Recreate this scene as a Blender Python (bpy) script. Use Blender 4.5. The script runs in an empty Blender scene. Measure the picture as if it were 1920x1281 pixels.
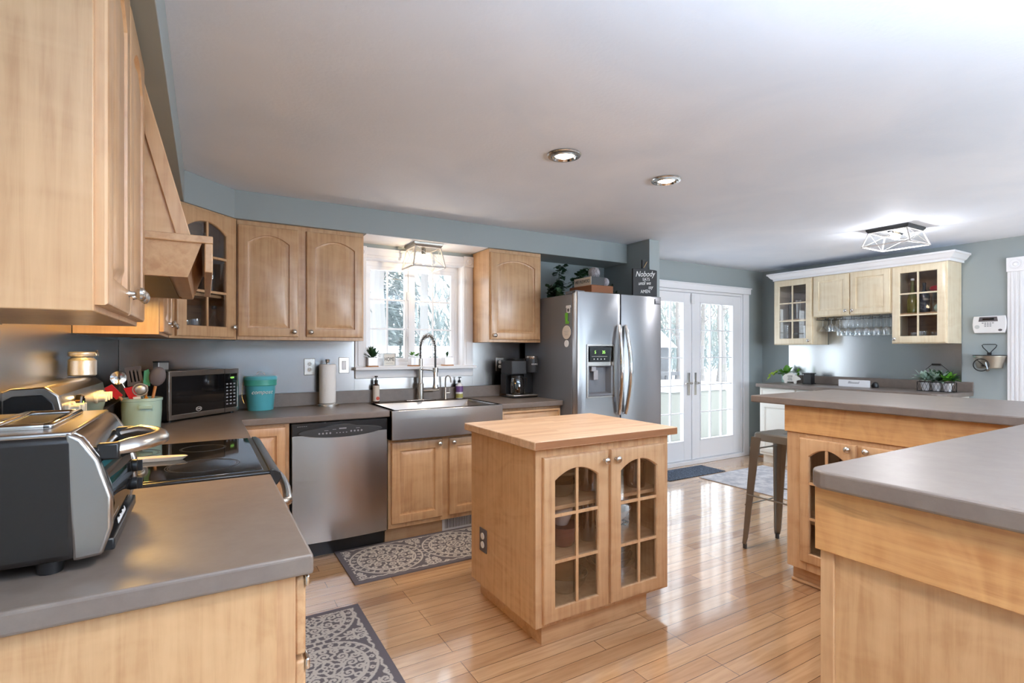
import bpy, bmesh, math, random
import numpy as np
from mathutils import Vector, Matrix
PI = math.pi
SC = bpy.context.scene
COL = SC.collection

# ------------------------------------------------------------------ camera
cam = bpy.data.cameras.new('camera'); camo = bpy.data.objects.new('camera', cam); COL.objects.link(camo)
cam.sensor_width = 36; cam.lens = 970 / 1920 * 36; cam.shift_y = 17.5 / 1920; cam.clip_start = 0.02; cam.clip_end = 200
camo.location = (0, 0, 1.314); camo.rotation_euler = (PI / 2, 0, -math.atan2(576, 970))
SC.camera = camo
# ------------------------------------------------------------------ world and exposure
SC.view_settings.view_transform = 'Standard'; SC.view_settings.look = 'None'
SC.view_settings.gamma = 1; SC.view_settings.use_curve_mapping = False
SC.view_settings.exposure = 0.55
W = bpy.data.worlds.new('world'); SC.world = W; W.use_nodes = True
bg = W.node_tree.nodes['Background']; bg.inputs[0].default_value = (0.86, 0.93, 1.0, 1); bg.inputs[1].default_value = 3.3
cy = SC.cycles
cy.max_bounces = 9; cy.diffuse_bounces = 4; cy.glossy_bounces = 5; cy.transmission_bounces = 6; cy.transparent_max_bounces = 24
cy.caustics_reflective = False; cy.caustics_refractive = False; cy.sample_clamp_indirect = 6; cy.use_denoising = True

def light(name, kind, loc, power, color=(1, 1, 1), size=0.1, size_y=None, rot=(0, 0, 0), spot=None, portal=False, blend=0.6):
    l = bpy.data.lights.new(name, kind); o = bpy.data.objects.new(name, l); COL.objects.link(o)
    o.location = loc; o.rotation_euler = rot; l.energy = power; l.color = color
    if kind == 'AREA':
        l.size = size
        if size_y: l.shape = 'RECTANGLE'; l.size_y = size_y
        if portal: l.cycles.is_portal = True
    elif kind == 'SPOT': l.spot_size = spot; l.spot_blend = blend; l.shadow_soft_size = size
    else: l.shadow_soft_size = size
    return o
# daylight: portals in the two real openings, plus added fill lights behind the camera, no windows modelled there
light('portal_window', 'AREA', (1.48, 4.17, 1.61), 1, size=.82, size_y=.84, rot=(-PI / 2, 0, 0), portal=True)
light('portal_patio', 'AREA', (4.9, 4.24, 1.0), 1, size=1.8, size_y=2.0, rot=(-PI / 2, 0, 0), portal=True)
light('rear_fill_light', 'AREA', (3.8, -2.70, 1.35), 190, (.80, .90, 1), size=2.2, size_y=1.5, rot=(PI / 2 + .95, 0, 0))  # added cool fill tilted up at the ceiling; the rear wall is solid
light('side_fill_light', 'AREA', (6.1, -1.95, 1.35), 90, (.80, .90, 1), size=1.4, size_y=1.4, rot=(PI / 2 + .85, 0, PI / 2))  # added side fill, also tilted up; no opening in the wall here
for x, y, p in ((2.2, -1.7, 130), (.9, -.8, 240)): light('ceiling_fill_light', 'SPOT', (x, y, 1.60), p, (.62, .80, 1), size=.12, spot=2.7, rot=(PI, 0, 0), blend=.3)  # added upward spots that brighten the ceiling, no floor lamps stand here
# recessed cans over the kitchen (two in view; the rest are added fill without fixtures)
for x, y, p in ((1.6, 2.165, 30), (2.354, 2.173, 30), (.58, .25, 46), (2.35, -.6, 16), (.8, -1.4, 20)):
    light('can_and_fill_lamp', 'SPOT', (x, y, 2.29), p, (1, .88, .76), size=.05 if y > 2 else .12, spot=2.6)
light('sink_lamp', 'POINT', (1.48, 3.855, 1.985), 2.2, (1, .76, .5), size=.008)
for dx in (-.06, .06): light('dining_lamp', 'POINT', (4.93 + dx, 2.07, 2.25), 9, (.95, .95, 1), size=.02)
light('hood_lamp', 'AREA', (-.26, 2.2, 1.532), 6.5, (1, .55, .10), size=.12, size_y=.2)
# daylight that reaches the breakfast corner from the hall behind the white door casing is left to the patio doors

# ------------------------------------------------------------------ materials
def mat(name):
    m = bpy.data.materials.new(name); m.use_nodes = True
    return m, m.node_tree, m.node_tree.nodes['Principled BSDF']
def srgb(r, g, b):
    f = lambda c: ((c / 255 + .055) / 1.055) ** 2.4 if c > 10 else c / 255 / 12.92
    return (f(r), f(g), f(b), 1)
def N(nt, t, **kw):
    n = nt.nodes.new(t)
    for k, v in kw.items(): setattr(n, k, v)
    return n
def simple(name, col, rough=.5, metal=0, spec=.5, emit=0, coat=0, bump=0, bscale=200):
    m, nt, b = mat(name); b.inputs['Base Color'].default_value = col; b.inputs['Roughness'].default_value = rough
    b.inputs['Metallic'].default_value = metal; b.inputs['Specular IOR Level'].default_value = spec
    if coat: b.inputs['Coat Weight'].default_value = coat; b.inputs['Coat Roughness'].default_value = .08
    if emit: b.inputs['Emission Color'].default_value = col; b.inputs['Emission Strength'].default_value = emit
    if bump:
        tc = N(nt, 'ShaderNodeTexCoord'); no = N(nt, 'ShaderNodeTexNoise'); no.inputs['Scale'].default_value = bscale
        bp = N(nt, 'ShaderNodeBump'); bp.inputs['Strength'].default_value = bump; bp.inputs['Distance'].default_value = .003
        nt.links.new(tc.outputs['Object'], no.inputs['Vector']); nt.links.new(no.outputs['Fac'], bp.inputs['Height']); nt.links.new(bp.outputs[0], b.inputs['Normal'])
    return m
def ramp(nt, stops):
    r = N(nt, 'ShaderNodeValToRGB'); e = r.color_ramp.elements
    e[0].position, e[0].color = stops[0]; e[1].position, e[1].color = stops[-1]
    for p, c in stops[1:-1]: x = e.new(p); x.color = c
    return r
def wood(name, light_c, dark_c, axis='z', rough=.33, fig=1.0, knots=0.0):
    """maple: long stretched grain plus cross figure and the odd mineral streak"""
    m, nt, b = mat(name); L = nt.links
    tc = N(nt, 'ShaderNodeTexCoord'); oi = N(nt, 'ShaderNodeObjectInfo')
    off = N(nt, 'ShaderNodeVectorMath', operation='MULTIPLY_ADD'); off.inputs[1].default_value = (7, 11, 5)
    comb = N(nt, 'ShaderNodeCombineXYZ')
    for i in range(3): L.new(oi.outputs['Random'], comb.inputs[i])
    L.new(comb.outputs[0], off.inputs[0]); L.new(tc.outputs['Object'], off.inputs[2])
    mp = N(nt, 'ShaderNodeMapping'); s = {'z': (26, 26, 1.3), 'x': (1.3, 26, 26), 'y': (26, 1.3, 26)}[axis]; mp.inputs['Scale'].default_value = s
    L.new(off.outputs[0], mp.inputs[0])
    n1 = N(nt, 'ShaderNodeTexNoise'); n1.inputs['Scale'].default_value = 1.6; n1.inputs['Detail'].default_value = 7; n1.inputs['Roughness'].default_value = .62; n1.inputs['Distortion'].default_value = .5
    L.new(mp.outputs[0], n1.inputs['Vector'])
    mp2 = N(nt, 'ShaderNodeMapping'); s2 = {'z': (3, 3, 7), 'x': (7, 3, 3), 'y': (3, 7, 3)}[axis]; mp2.inputs['Scale'].default_value = s2
    L.new(off.outputs[0], mp2.inputs[0])
    n2 = N(nt, 'ShaderNodeTexNoise'); n2.inputs['Scale'].default_value = 1.1; n2.inputs['Detail'].default_value = 3; n2.inputs['Distortion'].default_value = 1.2 * fig
    L.new(mp2.outputs[0], n2.inputs['Vector'])
    ad = N(nt, 'ShaderNodeMath', operation='MULTIPLY_ADD'); ad.inputs[1].default_value = .38
    L.new(n2.outputs['Fac'], ad.inputs[0])
    h = N(nt, 'ShaderNodeMath', operation='MULTIPLY'); h.inputs[1].default_value = .62; L.new(n1.outputs['Fac'], h.inputs[0]); L.new(h.outputs[0], ad.inputs[2])
    r = ramp(nt, [(.36, dark_c), (.5, tuple((a * .35 + c * .65) for a, c in zip(dark_c, light_c))), (.62, light_c)])
    L.new(ad.outputs[0], r.inputs[0]); out = r.outputs[0]
    if knots:
        mp3 = N(nt, 'ShaderNodeMapping'); s3 = {'z': (9, 9, 1.1), 'x': (1.1, 9, 9), 'y': (9, 1.1, 9)}[axis]; mp3.inputs['Scale'].default_value = s3; L.new(off.outputs[0], mp3.inputs[0])
        n3 = N(nt, 'ShaderNodeTexNoise'); n3.inputs['Scale'].default_value = 1.4; n3.inputs['Detail'].default_value = 4; n3.inputs['Distortion'].default_value = 1.6; L.new(mp3.outputs[0], n3.inputs['Vector'])
        r3 = ramp(nt, [(.66, (0, 0, 0, 1)), (.74, (1, 1, 1, 1))]); L.new(n3.outputs['Fac'], r3.inputs[0])
        mf = N(nt, 'ShaderNodeMath', operation='MULTIPLY'); mf.inputs[1].default_value = knots; L.new(r3.outputs[0], mf.inputs[0])
        mx = N(nt, 'ShaderNodeMix', data_type='RGBA'); L.new(mf.outputs[0], mx.inputs[0]); L.new(out, mx.inputs[6]); mx.inputs[7].default_value = tuple(c * .25 for c in dark_c[:3]) + (1,)
        out = mx.outputs[2]
    L.new(out, b.inputs['Base Color']); b.inputs['Roughness'].default_value = rough
    b.inputs['Coat Weight'].default_value = .25; b.inputs['Coat Roughness'].default_value = .22
    return m
def steel(name, col, rough=.27, axis='x', amp=0, metal=1.0):
    m, nt, b = mat(name); b.inputs['Base Color'].default_value = col; b.inputs['Metallic'].default_value = metal; b.inputs['Roughness'].default_value = rough
    if axis != 'z':   # brushed along the level direction: highlights smear upright
        c = N(nt, 'ShaderNodeCombineXYZ'); c.inputs[2].default_value = 1; nt.links.new(c.outputs[0], b.inputs['Tangent']); b.inputs['Anisotropic'].default_value = .7
    return m
def thin_glass(name, tint=(1, 1, 1, 1), refl=.1, edge=.35, gloss_rough=.02):
    m = bpy.data.materials.new(name); m.use_nodes = True; nt = m.node_tree; nt.nodes.clear(); L = nt.links
    o = N(nt, 'ShaderNodeOutputMaterial'); t = N(nt, 'ShaderNodeBsdfTransparent'); t.inputs[0].default_value = tint
    g = N(nt, 'ShaderNodeBsdfGlossy'); g.inputs['Roughness'].default_value = gloss_rough; g.inputs[0].default_value = (1, 1, 1, 1)
    lw = N(nt, 'ShaderNodeLayerWeight'); lw.inputs[0].default_value = .35
    mr = N(nt, 'ShaderNodeMapRange'); mr.inputs[3].default_value = refl * .5; mr.inputs[4].default_value = refl + edge; L.new(lw.outputs['Facing'], mr.inputs[0])
    mx = N(nt, 'ShaderNodeMixShader'); L.new(mr.outputs[0], mx.inputs[0]); L.new(t.outputs[0], mx.inputs[1]); L.new(g.outputs[0], mx.inputs[2]); L.new(mx.outputs[0], o.inputs[0])
    return m

M = {}
ML, MD = srgb(210, 170, 128), srgb(184, 140, 99)
M['maple'] = wood('maple_upright_grain', ML, MD, 'z')
M['maple_x'] = wood('maple_level_grain', ML, MD, 'x')
M['maple_y'] = wood('maple_deep_grain', ML, MD, 'y')
M['maple_side'] = wood('maple_veneer_side', srgb(212, 172, 128), srgb(188, 144, 101), 'z', fig=2.5, rough=.38)
M['apron'] = wood('knotty_maple_board', srgb(218, 168, 112), srgb(184, 128, 78), 'y', fig=2.2, knots=.55)
M['apron_x'] = wood('knotty_maple_board_long', srgb(224, 170, 112), srgb(186, 126, 76), 'x', fig=2.2, knots=.55)
M['pale'] = wood('pale_maple', srgb(238, 224, 196), srgb(222, 202, 168), 'z')  # paler maple tone for the bar wall cabinets
M['cream'] = simple('cream_painted_wood', srgb(236, 233, 224), .45)
M['block'] = None
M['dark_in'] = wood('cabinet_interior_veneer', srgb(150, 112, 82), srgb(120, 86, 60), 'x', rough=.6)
M['wall'] = simple('blue_grey_wall_paint', srgb(156, 165, 166), .62, bump=.05, bscale=120)
M['white'] = simple('white_semi_gloss_trim', srgb(240, 240, 243), .35)
M['steel'] = steel('brushed_steel_level', (.46, .435, .415, 1), .27, 'x')
M['steel_y'] = steel('brushed_steel_deep', (.46, .435, .415, 1), .27, 'y')
M['steel_z'] = steel('brushed_steel_upright', (.46, .435, .415, 1), .25, 'z')
M['splash'] = steel('backsplash_steel_sheet', (.37, .36, .355, 1), .26, 'x', .1)
M['splash_bar'] = steel('backsplash_steel_sheet_bar', (.62, .64, .65, 1), .26, 'y')
M['splash_y'] = steel('backsplash_steel_sheet_side', (.40, .385, .37, 1), .26, 'y', .1)
M['fridge_steel'] = steel('brushed_steel_refrigerator', (.36, .365, .38, 1), .3, 'x')
M['fridge_side'] = simple('grey_textured_fridge_side', srgb(122, 124, 130), .42, .35, bump=.5, bscale=420)
M['chrome'] = simple('polished_chrome', (.78, .77, .76, 1), .1, 1)
M['nickel'] = simple('satin_nickel', (.62, .6, .57, 1), .25, 1)
M['bronze'] = simple('aged_gunmetal', (.30, .28, .25, 1), .36, .9, bump=.2, bscale=40)
M['black'] = simple('black_plastic', (.012, .012, .013, 1), .32)
M['black_gloss'] = simple('black_glass_top', (.006, .006, .007, 1), .045, spec=.7)
M['black_enamel'] = simple('black_enamel', (.012, .009, .008, 1), .3)
M['dark_grey'] = simple('dark_grey_plastic', (.035, .037, .04, 1), .4)
M['white_plastic'] = simple('white_plastic', srgb(236, 236, 238), .35)
M['grey_plastic'] = simple('grey_plastic', srgb(150, 150, 155), .4)
M['beige_plastic'] = simple('beige_knob_plastic', srgb(206, 196, 174), .35)
M['paper'] = simple('white_paper_towel', srgb(242, 240, 238), .9, bump=.4, bscale=160)
M['teal'] = simple('teal_painted_metal', srgb(92, 186, 200), .3, coat=.4)
M['teal_bag'] = simple('teal_bin_liner', srgb(70, 165, 150), .35)
M['mint'] = simple('mint_glazed_stoneware', srgb(166, 196, 186), .2, coat=.5)
M['red'] = simple('red_silicone', srgb(196, 34, 40), .4)
M['green_tool'] = simple('green_silicone', srgb(46, 160, 130), .4)
M['grey_tool'] = simple('charcoal_silicone', srgb(92, 86, 90), .45)
M['tool_wood'] = simple('beech_handle', srgb(190, 130, 78), .5)
M['orange'] = simple('amber_plastic', srgb(220, 140, 30), .4)
M['leaf'] = simple('dark_leaf', srgb(40, 74, 40), .45)
M['leaf_bright'] = simple('bright_leaf', srgb(92, 152, 48), .4)
M['leaf_lime'] = simple('lime_leaf', srgb(176, 208, 80), .45)
M['leaf_sage'] = simple('sage_leaf', srgb(168, 192, 178), .6)
M['leaf_ivy'] = simple('ivy_leaf', srgb(30, 58, 38), .5)
M['wicker'] = simple('brown_wicker', srgb(146, 92, 60), .7, bump=1.0, bscale=260)
M['chalk'] = simple('black_chalkboard', (.008, .009, .012, 1), .55)
M['letter'] = simple('white_lettering', srgb(235, 235, 235), .6)
M['letter_dark'] = simple('dark_lettering', (.03, .03, .03, 1), .6)
M['sign_white'] = simple('whitewashed_sign', srgb(226, 222, 214), .7)
M['sign_grey'] = simple('grey_sign_face', srgb(196, 200, 202), .7)
M['yarn'] = simple('grey_yarn', srgb(170, 166, 170), .9)
M['rust'] = simple('galvanised_bucket', (.42, .38, .32, 1), .35, .8, bump=.15, bscale=60)
M['iron'] = simple('black_wire_iron', (.02, .02, .022, 1), .4, .5)
M['lcd'] = simple('green_lcd_digits', (.35, .8, .15, 1), .4, emit=.8)
M['bulb'] = simple('lit_warm_bulb', (1, .78, .5, 1), .3, emit=9)
M['can_bulb'] = simple('lit_can_lens', (1, .86, .7, 1), .3, emit=9)
M['glass'] = thin_glass('window_glass', (.97, .98, .98, 1), .07, .15)
M['cab_glass'] = thin_glass('cabinet_glass', (.93, .93, .93, 1), .08, .2)
M['oven_glass'] = thin_glass('smoked_oven_glass', (.18, .18, .18, 1), .18, .3)
M['stem_glass'] = thin_glass('clear_stemware', (.93, .95, .96, 1), .22, .6)
M['lamp_glass'] = thin_glass('lamp_glass', (.95, .96, .96, 1), .03, .08)
M['green_glass'] = thin_glass('olive_bottle_glass', (.35, .38, .10, 1), .1, .4)
M['green_bottle'] = simple('olive_bottle', srgb(112, 108, 46), .08, coat=.5)
M['navy_bottle'] = simple('dark_navy_bottle', srgb(40, 42, 58), .1, coat=.5)
M['dark_glass'] = thin_glass('dark_bottle_glass', (.16, .15, .17, 1), .22, .5)
M['amber_glass'] = thin_glass('plum_glassware', (.55, .36, .33, 1), .25, .5)
M['ceramic'] = simple('white_ceramic', srgb(230, 228, 230), .2, coat=.4)
M['terracotta'] = simple('plum_stoneware', srgb(128, 78, 70), .35)
M['snow'] = simple('snow', (.90, .93, .97, 1), .8, bump=.3, bscale=3)
M['bark'] = simple('grey_bark', srgb(142, 137, 134), .9, bump=.8, bscale=12)
M['fir'] = simple('frosted_fir', srgb(156, 164, 162), .9)
M['shed'] = simple('weathered_outbuilding', srgb(104, 104, 106), .8)
M['cover'] = simple('grey_spa_cover', srgb(142, 142, 134), .7)
M['purple'] = simple('purple_label', srgb(118, 84, 140), .4); M['olive_lab'] = simple('olive_label', srgb(176, 170, 92), .4)
M['brown_bottle'] = simple('brown_bottle', srgb(60, 36, 26), .25); M['label_cream'] = simple('cream_label', srgb(226, 214, 200), .5); M['fruit'] = simple('red_fruit_print', srgb(206, 84, 56), .5)
M['magnet_green'] = simple('green_boot_magnet', srgb(110, 190, 50), .4)
M['cord'] = simple('jute', srgb(190, 160, 120), .8)
M['shade_white'] = simple('whitewashed_wire_frame', srgb(206, 200, 196), .5)
M['spoon_beige'] = simple('cream_glazed_spoon_rest', srgb(226, 206, 184), .25, coat=.4)
M['hood_liner'] = simple('olive_brown_hood_liner', srgb(110, 96, 66), .5)
M['milkcan'] = simple('galvanised_zinc', (.55, .54, .52, 1), .38, .85, bump=.5, bscale=50)
M['red_foil'] = simple('red_foil', srgb(200, 40, 50), .3); M['blue_foil'] = simple('blue_foil', srgb(90, 160, 220), .3)

def laminate():
    m, nt, b = mat('grey_brown_laminate'); L = nt.links
    tc = N(nt, 'ShaderNodeTexCoord'); n = N(nt, 'ShaderNodeTexNoise'); n.inputs['Scale'].default_value = 14; n.inputs['Detail'].default_value = 8; n.inputs['Roughness'].default_value = .7
    L.new(tc.outputs['Object'], n.inputs['Vector'])
    r = ramp(nt, [(.3, srgb(114, 101, 93)), (.7, srgb(127, 115, 106))]); L.new(n.outputs['Fac'], r.inputs[0])
    n2 = N(nt, 'ShaderNodeTexNoise'); n2.inputs['Scale'].default_value = 30; n2.inputs['Detail'].default_value = 2; n2.inputs['Distortion'].default_value = 6
    L.new(tc.outputs['Object'], n2.inputs['Vector'])
    r2 = ramp(nt, [(.495, (0, 0, 0, 1)), (.5, (1, 1, 1, 1)), (.505, (0, 0, 0, 1))]); L.new(n2.outputs['Fac'], r2.inputs[0])
    n3 = N(nt, 'ShaderNodeTexNoise'); n3.inputs['Scale'].default_value = 9; L.new(tc.outputs['Object'], n3.inputs['Vector'])
    r3 = ramp(nt, [(.52, (0, 0, 0, 1)), (.62, (.14, .14, .14, 1))]); L.new(n3.outputs['Fac'], r3.inputs[0])
    mu = N(nt, 'ShaderNodeMath', operation='MULTIPLY'); L.new(r2.outputs[0], mu.inputs[0]); L.new(r3.outputs[0], mu.inputs[1])
    mx = N(nt, 'ShaderNodeMix', data_type='RGBA'); L.new(mu.outputs[0], mx.inputs[0]); L.new(r.outputs[0], mx.inputs[6]); mx.inputs[7].default_value = srgb(190, 178, 166)
    L.new(mx.outputs[2], b.inputs['Base Color']); b.inputs['Roughness'].default_value = .36; b.inputs['Specular IOR Level'].default_value = .6
    return m
M['laminate'] = laminate()
def floor_mat():
    m, nt, b = mat('maple_strip_floor'); L = nt.links
    tc = N(nt, 'ShaderNodeTexCoord'); br = N(nt, 'ShaderNodeTexBrick'); br.offset = .37; br.offset_frequency = 3; br.squash = 1
    br.inputs['Scale'].default_value = 1; br.inputs['Mortar Size'].default_value = .0014; br.inputs['Mortar Smooth'].default_value = .2
    br.inputs['Brick Width'].default_value = .93; br.inputs['Row Height'].default_value = .083; br.inputs['Bias'].default_value = 0
    br.inputs['Color1'].default_value = (0, 0, 0, 1); br.inputs['Color2'].default_value = (1, 1, 1, 1); br.inputs['Mortar'].default_value = (.5, .5, .5, 1)
    L.new(tc.outputs['Object'], br.inputs['Vector'])
    r = ramp(nt, [(0, srgb(180, 138, 102)), (.25, srgb(202, 162, 122)), (.7, srgb(210, 172, 132)), (1, srgb(192, 150, 112))]); L.new(br.outputs['Color'], r.inputs[0])
    mp = N(nt, 'ShaderNodeMapping'); mp.inputs['Scale'].default_value = (2, 28, 1); L.new(tc.outputs['Object'], mp.inputs[0])
    n = N(nt, 'ShaderNodeTexNoise'); n.inputs['Scale'].default_value = 1.6; n.inputs['Detail'].default_value = 6; n.inputs['Distortion'].default_value = .6; L.new(mp.outputs[0], n.inputs['Vector'])
    r2 = ramp(nt, [(.3, (.74, .68, .62, 1)), (.6, (1, 1, 1, 1))]); L.new(n.outputs['Fac'], r2.inputs[0])
    mx = N(nt, 'ShaderNodeMix', data_type='RGBA', blend_type='MULTIPLY'); mx.inputs[0].default_value = .8; L.new(r.outputs[0], mx.inputs[6]); L.new(r2.outputs[0], mx.inputs[7])
    mx2 = N(nt, 'ShaderNodeMix', data_type='RGBA'); L.new(br.outputs['Fac'], mx2.inputs[0]); L.new(mx.outputs[2], mx2.inputs[6]); mx2.inputs[7].default_value = srgb(92, 58, 36)
    L.new(mx2.outputs[2], b.inputs['Base Color'])
    n4 = N(nt, 'ShaderNodeTexNoise'); n4.inputs['Scale'].default_value = 7; n4.inputs['Detail'].default_value = 5; L.new(tc.outputs['Object'], n4.inputs['Vector'])
    mr = N(nt, 'ShaderNodeMapRange'); mr.inputs[3].default_value = .08; mr.inputs[4].default_value = .2; L.new(n4.outputs['Fac'], mr.inputs[0]); L.new(mr.outputs[0], b.inputs['Roughness'])
    sb = N(nt, 'ShaderNodeMath', operation='MULTIPLY_ADD'); sb.inputs[1].default_value = -.5; L.new(br.outputs['Fac'], sb.inputs[0]); 
    nb = N(nt, 'ShaderNodeMath', operation='MULTIPLY'); nb.inputs[1].default_value = .12; L.new(n4.outputs['Fac'], nb.inputs[0]); L.new(nb.outputs[0], sb.inputs[2])
    bp = N(nt, 'ShaderNodeBump'); bp.inputs['Strength'].default_value = .35; bp.inputs['Distance'].default_value = .002; L.new(sb.outputs[0], bp.inputs['Height']); L.new(bp.outputs[0], b.inputs['Normal'])
    b.inputs['Specular IOR Level'].default_value = .75; b.inputs['Coat Weight'].default_value = .8; b.inputs['Coat Roughness'].default_value = .08
    return m
M['floor'] = floor_mat()
def ceil_mat():
    m, nt, b = mat('brushed_plaster_ceiling'); L = nt.links
    tc = N(nt, 'ShaderNodeTexCoord'); n = N(nt, 'ShaderNodeTexNoise'); n.inputs['Scale'].default_value = 1.5; n.inputs['Detail'].default_value = 5; n.inputs['Distortion'].default_value = .8
    L.new(tc.outputs['Object'], n.inputs['Vector']); r = ramp(nt, [(.3, srgb(228, 236, 248)), (.7, srgb(240, 245, 254))]); L.new(n.outputs['Fac'], r.inputs[0]); L.new(r.outputs[0], b.inputs['Base Color'])
    n2 = N(nt, 'ShaderNodeTexNoise'); n2.inputs['Scale'].default_value = 60; n2.inputs['Detail'].default_value = 4; L.new(tc.outputs['Object'], n2.inputs['Vector'])
    bp = N(nt, 'ShaderNodeBump'); bp.inputs['Strength'].default_value = .25; bp.inputs['Distance'].default_value = .003; L.new(n2.outputs['Fac'], bp.inputs['Height']); L.new(bp.outputs[0], b.inputs['Normal'])
    b.inputs['Roughness'].default_value = .75
    return m
M['ceil'] = ceil_mat()
def block_mat():
    m, nt, b = mat('butcher_block'); L = nt.links
    tc = N(nt, 'ShaderNodeTexCoord'); br = N(nt, 'ShaderNodeTexBrick'); br.offset = .41; br.inputs['Scale'].default_value = 1; br.inputs['Mortar Size'].default_value = .0003
    br.inputs['Brick Width'].default_value = .42; br.inputs['Row Height'].default_value = .04
    br.inputs['Color1'].default_value = srgb(226, 194, 162); br.inputs['Color2'].default_value = srgb(208, 170, 136); br.inputs['Mortar'].default_value = srgb(160, 110, 74)
    L.new(tc.outputs['Object'], br.inputs['Vector'])
    mp = N(nt, 'ShaderNodeMapping'); mp.inputs['Scale'].default_value = (4, 40, 40); L.new(tc.outputs['Object'], mp.inputs[0])
    n = N(nt, 'ShaderNodeTexNoise'); n.inputs['Scale'].default_value = 1.5; n.inputs['Detail'].default_value = 5; L.new(mp.outputs[0], n.inputs['Vector'])
    r2 = ramp(nt, [(.3, (.82, .78, .74, 1)), (.6, (1, 1, 1, 1))]); L.new(n.outputs['Fac'], r2.inputs[0])
    mx = N(nt, 'ShaderNodeMix', data_type='RGBA', blend_type='MULTIPLY'); mx.inputs[0].default_value = .8; L.new(br.outputs['Color'], mx.inputs[6]); L.new(r2.outputs[0], mx.inputs[7])
    L.new(mx.outputs[2], b.inputs['Base Color']); b.inputs['Roughness'].default_value = .42
    return m
M['block'] = block_mat()
def attr_mat(name, c0, c1):
    m, nt, b = mat(name); a = N(nt, 'ShaderNodeAttribute', attribute_name='pattern')
    mx = N(nt, 'ShaderNodeMix', data_type='RGBA'); nt.links.new(a.outputs['Fac'], mx.inputs[0]); mx.inputs[6].default_value = c0; mx.inputs[7].default_value = c1
    nt.links.new(mx.outputs[2], b.inputs['Base Color']); b.inputs['Roughness'].default_value = .9
    return m
M['rug'] = attr_mat('grey_cream_scroll_rug', srgb(104, 98, 102), srgb(196, 190, 182))
def noise2(name, c0, c1, scale, rough=.9, lo=.4, hi=.6, tex='noise'):
    m, nt, b = mat(name); tc = N(nt, 'ShaderNodeTexCoord')
    if tex == 'noise': n = N(nt, 'ShaderNodeTexNoise'); n.inputs['Detail'].default_value = 8; n.inputs['Roughness'].default_value = .7; o = 'Fac'
    else: n = N(nt, 'ShaderNodeTexVoronoi', feature='DISTANCE_TO_EDGE'); o = 'Distance'
    n.inputs['Scale'].default_value = scale; nt.links.new(tc.outputs['Object'], n.inputs['Vector'])
    r = ramp(nt, [(lo, c0), (hi, c1)]); nt.links.new(n.outputs[o], r.inputs[0]); nt.links.new(r.outputs[0], b.inputs['Base Color']); b.inputs['Roughness'].default_value = rough
    return m
M['mat_blue'] = noise2('blue_grey_scraper_mat', srgb(96, 110, 130), srgb(46, 54, 68), 42, .9, .04, .1, 'v')
M['rug_pale'] = noise2('pale_distressed_rug', srgb(168, 168, 176), srgb(206, 204, 206), 9, .95, .42, .58)
M['splash_board'] = M['laminate']

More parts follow.
